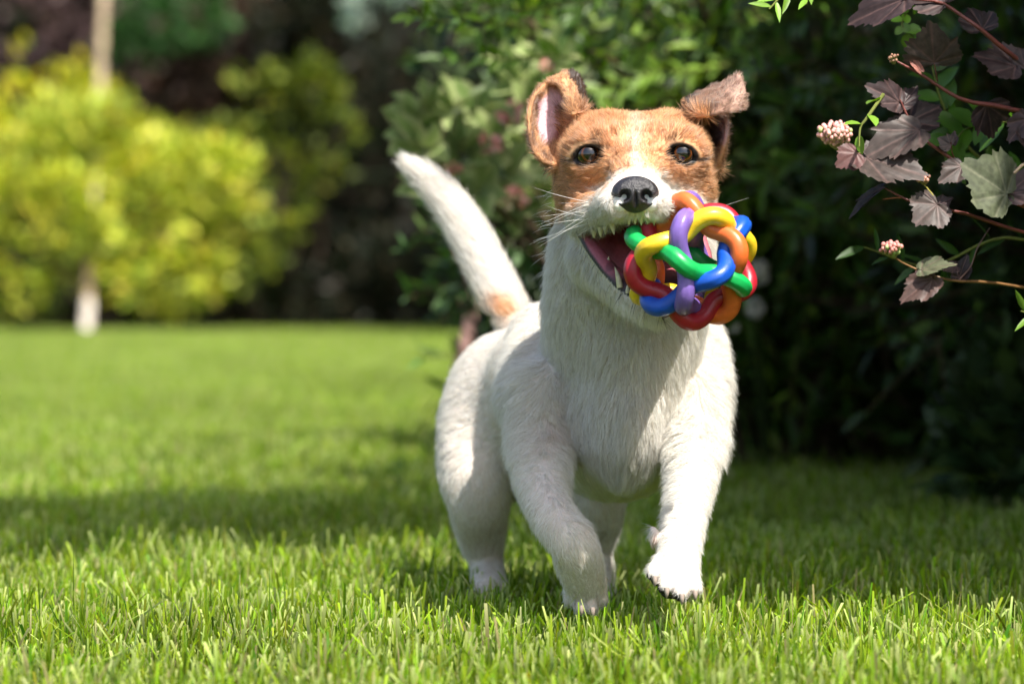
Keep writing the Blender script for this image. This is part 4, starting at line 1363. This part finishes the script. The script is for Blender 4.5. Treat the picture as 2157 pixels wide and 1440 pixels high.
    for gx, gy in ((1389, 1222), (1418, 1246), (1450, 1250), (1210, 1262), (1234, 1272), (1258, 1264)):
        gp = np.exp(-((px - gx) / 2.6) ** 2 - ((py - gy) / 13) ** 2) * (Y < 2.82)
        col = mix(col, np.array([0.20, 0.13, 0.10]), gp * 0.75)  # dark lines painted between the toes, as shade in the gaps
    dc = np.exp(-((px - 1379) / 8) ** 2 - ((py - 1138) / 10) ** 2) * (Y < 2.76)
    col = mix(col, np.array([0.75, 0.42, 0.34]), np.clip(dc, 0, 1)); fur = fur * (1 - np.clip(dc, 0, 1))
    np_ = (np.abs(px - 1338) < 44) & (np.abs(py - 408) < 36) & (Y < 2.68)
    fur[np_] = 0
    # thin hair shows pink skin in the armpit
    ap = np.exp(-((px - 1168) / 30) ** 2 - ((py - 905) / 40) ** 2) * (Y < 2.9) * 0.18
    col = mix(col, np.array([0.75, 0.45, 0.38]), ap)
    return col, np.clip(fur, 0, 1), wet


bc, bf, bw = coat(BV, BN)
m_skin, nt, N_, L_ = new_mat('dog_skin')
b = N_['Principled BSDF']
at = N_.new('ShaderNodeAttribute'); at.attribute_name = 'tint'
aw = N_.new('ShaderNodeAttribute'); aw.attribute_name = 'wet'
geo = N_.new('ShaderNodeNewGeometry')
nz = N_.new('ShaderNodeTexNoise'); nz.inputs['Scale'].default_value = 500; nz.inputs['Detail'].default_value = 4
L_.new(geo.outputs['Position'], nz.inputs['Vector'])
mr = N_.new('ShaderNodeMapRange'); mr.inputs['From Min'].default_value = 0.3; mr.inputs['From Max'].default_value = 0.7
mr.inputs['To Min'].default_value = 0.86; mr.inputs['To Max'].default_value = 1.08
L_.new(nz.outputs['Fac'], mr.inputs['Value'])
hs = N_.new('ShaderNodeHueSaturation')
L_.new(at.outputs['Color'], hs.inputs['Color']); L_.new(mr.outputs['Result'], hs.inputs['Value'])
L_.new(hs.outputs['Color'], b.inputs['Base Color'])
m2 = N_.new('ShaderNodeMapRange'); m2.inputs['To Min'].default_value = 0.75; m2.inputs['To Max'].default_value = 0.42
L_.new(aw.outputs['Fac'], m2.inputs['Value']); L_.new(m2.outputs['Result'], b.inputs['Roughness'])
b.inputs['Specular IOR Level'].default_value = 0.35
b.inputs['Subsurface Weight'].default_value = 0.12
b.inputs['Subsurface Scale'].default_value = 0.003
bp = N_.new('ShaderNodeBump'); bp.inputs['Strength'].default_value = 0.35; bp.inputs['Distance'].default_value = 0.0008
L_.new(nz.outputs['Fac'], bp.inputs['Height']); L_.new(bp.outputs['Normal'], b.inputs['Normal'])

dog = empty('dog', (0.06, 2.9, 0.0))
tag(dog, 'white and tan terrier leaping over the lawn with a knotted rainbow ball in its mouth', 'dog')
bc = bc * (1 - 0.30 * bf[:, None] * (bc.min(1) > 0.45)[:, None] * np.array([0.8, 1.0, 1.1]))  # pinkish skin under white fur, darkened further as shade between the strands
link('body', make_mesh('body', BV, BQ, bc, True, {'wet': bw}), m_skin, dog)


def fur_flow(V, N):
    px, py = proj(V)
    Y = V[:, 1]
    n = len(V)
    D = np.zeros((n, 3))
    nose = P(1338, 400, 2.655)
    d_head = V - nose
    d_head /= np.linalg.norm(d_head, axis=1)[:, None]
    d_head[:, 2] += 0.12 * sstep(380, 300, py) - 0.35 * sstep(400, 470, py)
    d_neck = np.stack([(px - 1330) / 700, np.full(n, 0.25), np.full(n, -1.0)], 1)
    cx = np.clip((px - 1322) / 130, -1, 1)
    d_chest = np.stack([-cx * 0.8, np.full(n, 0.1), np.full(n, -1.0)], 1)
    d_body = np.tile([-0.42, 0.75, -0.45], (n, 1))
    d_leg = np.stack([np.full(n, 0.05), np.full(n, 0.15), np.full(n, -1.0)], 1)
    d_tail = np.tile([-0.62, 0.1, 0.78], (n, 1))
    w_head = sstep(500, 440, py) * (Y < 2.9)
    w_tail = ((px < 1115) & (py < 668) & (Y > 3.13)).astype(float)
    w_body = sstep(2.93, 3.02, Y) * (1 - w_tail)
    w_chest = sstep(760, 880, py) * sstep(170, 110, np.abs(px - 1322)) * (Y < 2.97)
    w_leg = sstep(930, 1010, py) * (1 - w_chest)
    D = d_neck
    for w, d in ((w_chest, d_chest), (w_body, d_body), (w_leg, d_leg), (w_head, d_head), (w_tail, d_tail)):
        D = D * (1 - w)[:, None] + d * w[:, None]
    L = 0.0125 * np.ones(n)
    L += 0.003 * sstep(560, 640, py) * sstep(1000, 900, py) * (Y < 2.95)
    L = L * (1 - w_body * 0.3)
    L = np.where(w_leg > 0.3, 0.0088, L)

    L = np.where((py > 1100) & (Y < 2.83), np.interp(py, [1100, 1150, 1190, 1230], [0.0088, 0.0068, 0.0056, 0.0042]), L)
    # tuft down the breastbone
    L = L + 0.007 * np.exp(-((px - 1322) / 16) ** 2) * sstep(850, 900, py) * sstep(1030, 980, py) * (Y < 2.9)
    face = np.sqrt(((px - 1338) / 170) ** 2 + ((py - 400) / 190) ** 2)
    L = np.where(w_head > 0.5, np.interp(face, [0.15, 0.4, 0.8, 1.05], [0.0035, 0.0052, 0.0078, 0.012]), L)
    L = np.where((w_head > .5) & (py > 440), 0.0068, L)
    ear = ((py < 350) & ((px < 1180) | (px > 1502))) | (py < 230)
    L = np.where((w_head > .5) & ear, 0.0046, L)
    L = L * (1 + w_tail * 0.1)
    return D, L, ear


def grow_fur(V, Q, N, count, lift=0.24, seg=5, seed=1):
    r = np.random.default_rng(seed)
    T = np.vstack([Q[:, [0, 1, 2]], Q[:, [0, 2, 3]]])
    A = V[T]
    ar = np.linalg.norm(np.cross(A[:, 1] - A[:, 0], A[:, 2] - A[:, 0]), axis=1)
    ctr = A.mean(1)
    fn = N[T[:, 0]]
    px, py = proj(ctr)
    facing = -(fn @ np.array([0, 1.0, 0]))
    w = ar * np.interp(facing, [-1, -0.4, -0.1, 0.2], [0.12, 0.25, 1.25, 1.0])
    w *= bf[T[:, 0]]
    w *= np.where((py < 480) & (ctr[:, 1] < 2.88), 2.1, 1.0)
    w *= np.where((ctr[:, 1] > 2.98), 0.6, 1.0)
    t = r.choice(len(T), size=count, p=w / w.sum())
    u, v = r.random(count), r.random(count)
    fl = u + v > 1
    u[fl], v[fl] = 1 - u[fl], 1 - v[fl]
    tri = T[t]
    root = V[tri[:, 0]] * (1 - u - v)[:, None] + V[tri[:, 1]] * u[:, None] + V[tri[:, 2]] * v[:, None]
    nor = N[tri[:, 0]] * (1 - u - v)[:, None] + N[tri[:, 1]] * u[:, None] + N[tri[:, 2]] * v[:, None]
    nor /= np.linalg.norm(nor, axis=1)[:, None]
    D, L, ear = fur_flow(root, nor)
    # tufts: neighbours lean together
    sw = np.stack([wobble(root, 170, 41), wobble(root, 170, 42), wobble(root, 170, 43)], 1) * 0.22
    sw += np.stack([wobble(root, 420, 51), wobble(root, 420, 52), wobble(root, 420, 53)], 1) * 0.16
    tail = (root[:, 1] > 3.13) & (proj(root)[1] < 668)
    sw[tail] *= 0.08
    D = D + sw + r.normal(size=D.shape) * 0.13
    D -= nor * (D * nor).sum(1)[:, None]
    D /= np.linalg.norm(D, axis=1)[:, None] + 1e-9
    tail = (root[:, 1] > 3.13) & (proj(root)[1] < 668)
    up = lift * (1 + np.where(tail, 0, 0.25) * wobble(root, 300, 61)) + r.random(count) * 0.16
    stray = r.random(count) < 0.03
    up = np.where(stray, up + r.random(count) * 0.7, up)
    up = np.where((proj(root)[1] > 920), up * 0.7, up)
    L = L * (0.7 + 0.5 * r.random(count))
    s = np.linspace(0, 1, seg)[None, :, None]
    start = D * 0.75 + nor * (up * 1.5)[:, None]
    start /= np.linalg.norm(start, axis=1)[:, None]
    end = D + nor * (up * 0.25)[:, None] + np.array([0, 0, -0.12])
    end /= np.linalg.norm(end, axis=1)[:, None]
    # clumping: bend the tip towards a shared point
    pos = root[:, None] - nor[:, None] * 0.0006 + L[:, None, None] * (start[:, None] * s + (end - start)[:, None] * s * s * 0.5)
    clump = np.stack([wobble(root, 900, 71), wobble(root, 900, 72), wobble(root, 900, 73)], 1) * np.where(tail, 0.0005, 0.0013)[:, None]
    pos = pos + clump[:, None] * s ** 2
    c, f, w_ = coat(root, nor)
    c = c * (1 + np.where(c.min(1) > 0.5, 0.10, 0.18) * r.normal(size=count))[:, None]
    isw = c.min(1) > 0.5
    cream = (r.random(count) < 0.16) & isw
    c[cream] *= np.array([0.82, 0.77, 0.69])
    dark = (r.random(count) < 0.16) & ~isw
    c[dark] *= 0.5
    lite = (r.random(count) < 0.2) & ~isw
    c[lite] = c[lite] * 0.5 + np.array([0.75, 0.55, 0.36]) * 0.5 * np.clip(c[lite].sum(1)[:, None] * 1.2, 0, 1)
    return pos, np.clip(c, 0.004, 0.9), L


def curves_object(name, pos, col, r0, mat, parent):
    n, k = pos.shape[:2]
    hc = bpy.data.hair_curves.new(name)
    hc.add_curves([k] * n)
    hc.attributes['position'].data.foreach_set('vector', pos.astype(np.float32).ravel())
    ra = hc.attributes.get('radius') or hc.attributes.new('radius', 'FLOAT', 'POINT')
    prof = np.interp(np.linspace(0, 1, k), [0, 0.5, 1], [1, 0.8, 0.12])
    ra.data.foreach_set('value', (np.broadcast_to(np.asarray(r0, float).reshape(-1, 1), (n, 1)) * prof[None]).astype(np.float32).ravel())
    c4 = np.ones((n, 4), np.float32); c4[:, :3] = col
    hc.attributes.new('tint', 'FLOAT_COLOR', 'CURVE').data.foreach_set('color', c4.ravel())
    hc.materials.append(mat)
    o = bpy.data.objects.new(name, hc)
    COL.objects.link(o)
    o.parent = parent
    o.location = -parent.location
    return o


m_fur, nt, N_, L_ = new_mat('dog_fur')
N_.remove(N_['Principled BSDF'])
at = N_.new('ShaderNodeAttribute'); at.attribute_name = 'tint'
df = N_.new('ShaderNodeBsdfDiffuse'); tr = N_.new('ShaderNodeBsdfTranslucent'); gl = N_.new('ShaderNodeBsdfGlossy')
gl.inputs['Roughness'].default_value = 0.35; gl.inputs['Color'].default_value = (0.9, 0.9, 0.9, 1)
L_.new(at.outputs['Color'], df.inputs['Color']); L_.new(at.outputs['Color'], tr.inputs['Color'])
ma = N_.new('ShaderNodeMixShader'); ma.inputs['Fac'].default_value = 0.38
L_.new(df.outputs[0], ma.inputs[1]); L_.new(tr.outputs[0], ma.inputs[2])
mb = N_.new('ShaderNodeMixShader'); mb.inputs['Fac'].default_value = 0.06
L_.new(ma.outputs[0], mb.inputs[1]); L_.new(gl.outputs[0], mb.inputs[2])
L_.new(mb.outputs[0], N_['Material Output'].inputs['Surface'])

FUR_N = 270000
pos, fc, fl_ = grow_fur(BV, BQ, BN, FUR_N)


def locks(seed=9):
    """pointed locks of longer hair: down the breastbone, in the armpits, over the chest and shoulders"""
    r = np.random.default_rng(seed)
    bx, by = proj(BV)
    fr = (BN[:, 1] < -0.15) & (bf > 0.8)
    out, shade = [], []

    def add(px, py, Ymax, d, ln, hairs=26, wid=0.0022):
        m = np.flatnonzero(fr & (np.abs(bx - px) < 5) & (np.abs(by - py) < 5) & (BV[:, 1] < Ymax))
        if not len(m): return
        i = m[np.argmin(BV[m, 1])]
        if py > 455 and (bc[i].min() < 0.4 or (py < 680 and px > np.interp(py, [455, 482, 528, 572, 606, 640], [1150, 1180, 1205, 1240, 1270, 1300]))): return
        c, n = BV[i], BN[i]
        f = r.uniform(0.82, 1.05)
        d = np.array(d, float); d -= n * (d @ n) * 0.8; d /= np.linalg.norm(d)
        tip = c + d * ln + n * 0.0025
        side = np.cross(d, n)
        for _ in range(hairs):
            a = c + side * r.normal() * wid + d * r.normal() * wid * 0.8 - n * 0.0008
            b = tip + r.normal(size=3) * 0.0006 - d * r.uniform(0, 0.25) * ln
            t = np.linspace(0, 1, 5)[:, None]
            shade.append(f)
            out.append(a + (b - a) * t + n * 0.0022 * np.sin(t * np.pi) + side * 0.0008 * r.normal() * np.sin(t * np.pi))
    for k in range(34):
        y = r.uniform(825, 1000)
        add(1322 + r.normal() * 9, y, 2.92, (r.normal() * 0.12, -0.1, -1), r.uniform(0.012, 0.021), 34, 0.0020)
    for k in range(46):
        u = r.random()
        add(1408 + r.uniform(-10, 34), 860 + 110 * u, 2.92, (-0.75, -0.1, -0.7), r.uniform(0.008, 0.014))
        add(1212 - r.uniform(-10, 34), 860 + 110 * u, 2.94, (0.75, -0.1, -0.7), r.uniform(0.008, 0.014))
    for k in range(330):
        x, y = r.uniform(1080, 1535), r.uniform(600, 960)
        cx = np.clip((x - 1322) / 160, -1, 1)
        add(x, y, 3.02, ((-cx * 0.6 if y > 780 else cx * 0.35) + r.normal() * 0.25, 0, -1), r.uniform(0.007, 0.013), 18, 0.0016)
    for k in range(90):
        add(1338 + r.uniform(-165, 60), r.uniform(455, 600), 2.86, (r.normal() * 0.3 - 0.1, 0, -1), r.uniform(0.006, 0.011), 16, 0.0015)
    for k in range(70):
        x, y = r.uniform(1180, 1500), r.uniform(262, 450)
        add(x, y, 2.80, (x - 1338, 0, (400 - y) * 0.8 + 20), r.uniform(0.004, 0.007), 10, 0.0012)
    return np.array(out), np.array(shade)


lk, lsh = locks()
lc, _, _ = coat(lk[:, 0], np.tile([0, -1.0, 0], (len(lk), 1)))
lc = np.clip(lc * lsh[:, None] * np.array([1, 0.985, 0.95]) * (1 + 0.08 * np.random.default_rng(2).normal(size=len(lk)))[:, None], 0.004, 0.9)
pos = np.concatenate([pos, lk]); fc = np.concatenate([fc, lc])
fur = curves_object('fur', pos, fc, 0.00011, m_fur, dog)
tag(fur, kind='stuff')

# whiskers
wp = []
r = np.random.default_rng(5)
for i in range(16):
    s = -1 if i < 11 else 1
    a = P(1338 + s * r.uniform(50, 105), r.uniform(425, 465), 2.70)
    ln = r.uniform(0.03, 0.055)
    d = np.array([s * 0.95, -0.05 + r.uniform(-.2, .3), r.uniform(-0.55, 0.25)])
    d /= np.linalg.norm(d)
    t = np.linspace(0, 1, 8)[:, None]
    wp.append(a + ln * (d * t + np.array([0, 0, -0.30 * r.uniform(-.4, 1)]) * t ** 2))
for i in range(26):            # long guard hairs standing off the cheek and neck
    y0 = r.uniform(400, 600)
    a = P(1338 - 176 + (y0 - 400) * -.02, y0, 2.83)
    d = np.array([-1, -0.1, r.uniform(-0.5, 0.35)]); d /= np.linalg.norm(d)
    t = np.linspace(0, 1, 8)[:, None]
    ln = r.uniform(0.006, 0.016)
    wp.append(a + ln * (d * t + np.array([0, 0, -0.3]) * t ** 2))
tag(curves_object('whiskers', np.array(wp), np.tile([0.8, 0.78, 0.74], (len(wp), 1)), 0.00016, m_fur, dog), kind='stuff')

# nose
nf = Field(np.arange(-0.028, 0.028, 0.0005), np.arange(-0.02, 0.02, 0.0005), np.arange(-0.02, 0.02, 0.0005))
K = PXM
nf.ell((0, 0, 4 * K), (46 * K, 30 * K, 31 * K), 0.003)
nf.ell((0, -2 * K, -12 * K), (32 * K, 28 * K, 30 * K), 0.006)
for s in (-1, 1):
    nf.ell((s * 26 * K, -4 * K, -6 * K), (21 * K, 25 * K, 22 * K), 0.004)
for s in (-1, 1):
    nf.ell((s * 22 * K, -28 * K, -6 * K), (11 * K, 22 * K, 11 * K), 0.002, (0, s * 0.4, 0), 'carve')
    nf.ell((s * 36 * K, -18 * K, -14 * K), (14 * K, 12 * K, 5 * K), 0.002, (0, -s * 0.5, 0), 'carve')
nf.ell((0, -32 * K, -26 * K), (3.0 * K, 8 * K, 26 * K), 0.002, None, 'carve')
nv, nq = nf.mesh()
m_nose = plain_mat('wet_nose', (0.016, 0.014, 0.016), 0.30, 0.6, bump=0.55, bump_scale=900, vary=0.3, var_scale=300)
link('nose', make_mesh('nose', nv + P(1338, 406, 2.652), nq), m_nose, dog)


def ball_mesh(name, c, r, seg=32, rings=20, front=None):
    th = np.linspace(0, np.pi, rings + 1); ph = np.arange(seg) * 2 * np.pi / seg
    T, H = np.meshgrid(th, ph, indexing='ij')
    V = np.stack([np.sin(T) * np.cos(H), -np.cos(T), np.sin(T) * np.sin(H)], -1).reshape(-1, 3) * r
    i, j = np.meshgrid(np.arange(rings), np.arange(seg), indexing='ij')
    i, j = i.ravel(), j.ravel()
    j2 = (j + 1) % seg
    F = np.stack([i * seg + j, (i + 1) * seg + j, (i + 1) * seg + j2, i * seg + j2], 1)
    if front is not None:                       # turn the pole (the pupil) to where the eye looks
        q = Vector((0, -1, 0)).rotation_difference(Vector(front))
        V = V @ np.array(q.to_matrix()).T
    return make_mesh(name, V + c, F), V


# eyes: colour set by the angle from the eye's own axis
def eye_mat():
    m, nt, N, L = new_mat('eye_ball')
    b = N['Principled BSDF']
    at = N.new('ShaderNodeAttribute'); at.attribute_name = 'axis'
    nz = N.new('ShaderNodeTexNoise'); nz.inputs['Scale'].default_value = 900
    geo = N.new('ShaderNodeNewGeometry'); L.new(geo.outputs['Position'], nz.inputs['Vector'])
    ad = N.new('ShaderNodeMath'); ad.operation = 'MULTIPLY_ADD'; ad.inputs[1].default_value = 0.10; ad.inputs[2].default_value = -0.05
    L.new(nz.outputs['Fac'], ad.inputs[0])
    a2 = N.new('ShaderNodeMath'); a2.operation = 'ADD'
    L.new(ad.outputs[0], a2.inputs[0]); L.new(at.outputs['Fac'], a2.inputs[1])
    cr = N.new('ShaderNodeValToRGB')
    e = cr.color_ramp.elements
    e[0].position = 0.0; e[0].color = (0.003, 0.003, 0.004, 1)
    e[1].position = 1.0; e[1].color = (0.02, 0.014, 0.012, 1)
    for p, c in ((0.50, (0.003, 0.003, 0.003, 1)), (0.58, (0.055, 0.018, 0.005, 1)), (0.68, (0.115, 0.036, 0.008, 1)), (0.78, (0.03, 0.01, 0.004, 1)), (0.82, (0.006, 0.004, 0.004, 1)), (0.97, (0.01, 0.008, 0.008, 1))):
        q = e.new(p); q.color = c
    L.new(a2.outputs[0], cr.inputs['Fac']); L.new(cr.outputs['Color'], b.inputs['Base Color'])
    b.inputs['Roughness'].default_value = 0.05
    b.inputs['Coat Weight'].default_value = 1.0
    b.inputs['Coat Roughness'].default_value = 0.02
    return m


m_eye = eye_mat()
for (c, sgn) in EYES:
    look = np.array([0.12, -1.0, 0.12]); look /= np.linalg.norm(look)
    rr = 28 * PXM
    me, V0 = ball_mesh('eye', c, rr, front=look)
    ang = np.arccos(np.clip((V0 / rr) @ look, -1, 1)) / math.radians(58)
    a = me.attributes.new('axis', 'FLOAT', 'POINT'); a.data.foreach_set('value', np.clip(ang, 0, 1).astype(np.float32))
    link('eye', me, m_eye, dog)

# teeth
m_tooth = plain_mat('tooth', (0.62, 0.56, 0.36), 0.25, 0.5, vary=0.2, var_scale=300)


def tooth(px, py, Y, w, h, lean=0.0, up=False):
    n, s = 6, 8
    t = np.linspace(0, 1, n)
    c = P(px, py, Y)
    sg = 1 if up else -1
    pts = np.stack([c[0] + lean * h * K * t ** 1.5, np.full(n, c[1]) + 0.0006 * t, c[2] + sg * h * K * t], 1)
    V, F = tube(pts, w * K * 0.5 * np.array([1, 1.05, 0.95, 0.75, 0.45, 0.08]), s)
    link('tooth', make_mesh('tooth', V, F), m_tooth, dog)


for i, x in enumerate((1312, 1325, 1338, 1351, 1364, 1378)):
    tooth(x, 456, 2.659 + 0.004 * abs(i - 2.5) / 2.5, 9.5, 17 + (i % 2) * 2)
tooth(1289, 462, 2.672, 13, 32, 0.15)
tooth(1266, 478, 2.70, 13, 22); tooth(1252, 482, 2.715, 13, 20)
tooth(1276, 476, 2.69, 11, 18)
tooth(1306, 606, 2.700, 13, 44, -0.25, True)
tooth(1322, 618, 2.694, 9, 20, 0, True); tooth(1334, 626, 2.690, 8, 18, 0, True)
tooth(1280, 566, 2.722, 13, 26, 0.1, True); tooth(1268, 548, 2.732, 12, 22, 0.1, True)

# claws of the lifted paw
m_claw = plain_mat('claw', (0.30, 0.24, 0.20), 0.35, 0.5)
for x, y, Y in ((1379, 1222, 2.690), (1404, 1246, 2.680), (1436, 1260, 2.676), (1464, 1252, 2.686), (1224, 1284, 2.738), (1248, 1288, 2.736)):
    p0 = P(x, y - 8, Y)
    pts = p0 + np.array([[0, 0, 0], [0.0002, -0.0012, -0.0025], [0.0002, -0.0014, -0.0050], [0, -0.0004, -0.0070]])
    V, F = tube(pts, [0.0021, 0.0018, 0.0012, 0.0003], 7)
    link('claw', make_mesh('claw', V, F), m_claw, dog)

# ---------------------------------------------------------------- the ball in its mouth
BC = P(1455, 549, 2.668)
RT, RM, RA, LAT = 0.0064, 0.0381, 0.0058, 0.06
toy = empty('toy_ball', BC)
tag(toy, 'knotted ball of six interwoven rubber rings in rainbow colours held in the terrier\'s mouth', 'dog toy')
def unit(v): return v / np.linalg.norm(v)
a0c = unit(np.array([0.256, 0.248, 0.934]))                 # centre of the hole nearest the lens: right, up, towards
M = np.array([[1, 0, 0], [0, 0, -1], [0, 1, 0]], float).T    # right, up, towards -> world
M = np.stack([np.array([1, 0, 0]), np.array([0, ST, CT]), np.array([0, -CT, ST])], 1)
e1 = unit(np.array([1, 0, 0]) - a0c * a0c[0]); e2 = np.cross(a0c, e1)
def sph(pol, az): return math.cos(pol) * a0c + math.sin(pol) * (math.cos(az) * e1 + math.sin(az) * e2)
rad = math.radians
RINGS = [('purple', 179, (0.17, 0.10, 0.36)), ('yellow', 107, (0.74, 0.50, 0.02)), ('orange', 35, (0.66, 0.13, 0.025)),
         ('blue', 323, (0.005, 0.07, 0.42)), ('green', 251, (0.005, 0.33, 0.07)), ('red', None, (0.34, 0.010, 0.022))]
th = np.linspace(0, 2 * np.pi, 240, endpoint=False)
for nm, m_az, colr in RINGS:
    if m_az is not None:
        c = sph(rad(26.565), rad(m_az)); ax = sph(rad(63.435), rad(m_az + 180)); t = unit(np.cross(a0c, c))
        R = RM + RA * np.cos(5 * (th + rad(18)))
        lat = -LAT * np.cos(5 * th)
        d = np.cos(th)[:, None] * c + np.sin(th)[:, None] * t + lat[:, None] * ax
    else:
        ax = a0c
        R = RM + RA * np.cos(5 * (th - rad(53)))
        lat = -LAT * np.cos(5 * (th - rad(71)))
        d = np.cos(th)[:, None] * e1 + np.sin(th)[:, None] * e2 + lat[:, None] * ax
    d /= np.linalg.norm(d, axis=1)[:, None]
    pts = (d * R[:, None]) @ M.T
    dw = d @ M.T
    tan = np.roll(pts, -1, 0) - np.roll(pts, 1, 0); tan /= np.linalg.norm(tan, axis=1)[:, None]
    o1 = dw - tan * (dw * tan).sum(1)[:, None]; o1 /= np.linalg.norm(o1, axis=1)[:, None]
    o2 = np.cross(tan, o1)
    ns = 26
    an = np.arange(ns) * 2 * np.pi / ns
    rr = np.full(ns, RT); rr[0] *= 0.925; rr[1] *= 1.012; rr[-1] *= 1.012
    V = (pts[:, None] + rr[None, :, None] * (np.cos(an)[None, :, None] * o1[:, None] + np.sin(an)[None, :, None] * o2[:, None])).reshape(-1, 3)
    i, j = np.meshgrid(np.arange(240), np.arange(ns), indexing='ij'); i, j = i.ravel(), j.ravel()
    i2, j2 = (i + 1) % 240, (j + 1) % ns
    F = np.stack([i * ns + j, i * ns + j2, i2 * ns + j2, i2 * ns + j], 1)
    mt = plain_mat(nm + '_rubber', colr, 0.26, 0.5, bump=0.06, bump_scale=500, vary=0.12, var_scale=160)
    N_ = mt.node_tree.nodes; L_ = mt.node_tree.links
    rz = N_.new('ShaderNodeTexNoise'); rz.inputs['Scale'].default_value = 120; rz.inputs['Detail'].default_value = 5
    rm = N_.new('ShaderNodeMapRange'); rm.inputs['To Min'].default_value = 0.24; rm.inputs['To Max'].default_value = 0.52
    L_.new(rz.outputs['Fac'], rm.inputs['Value']); L_.new(rm.outputs['Result'], N_['Principled BSDF'].inputs['Roughness'])
    o = link('ring', make_mesh('ring', V + BC, F), mt, toy)
    o['label'] = 'wavy %s rubber ring woven through the other rings' % nm
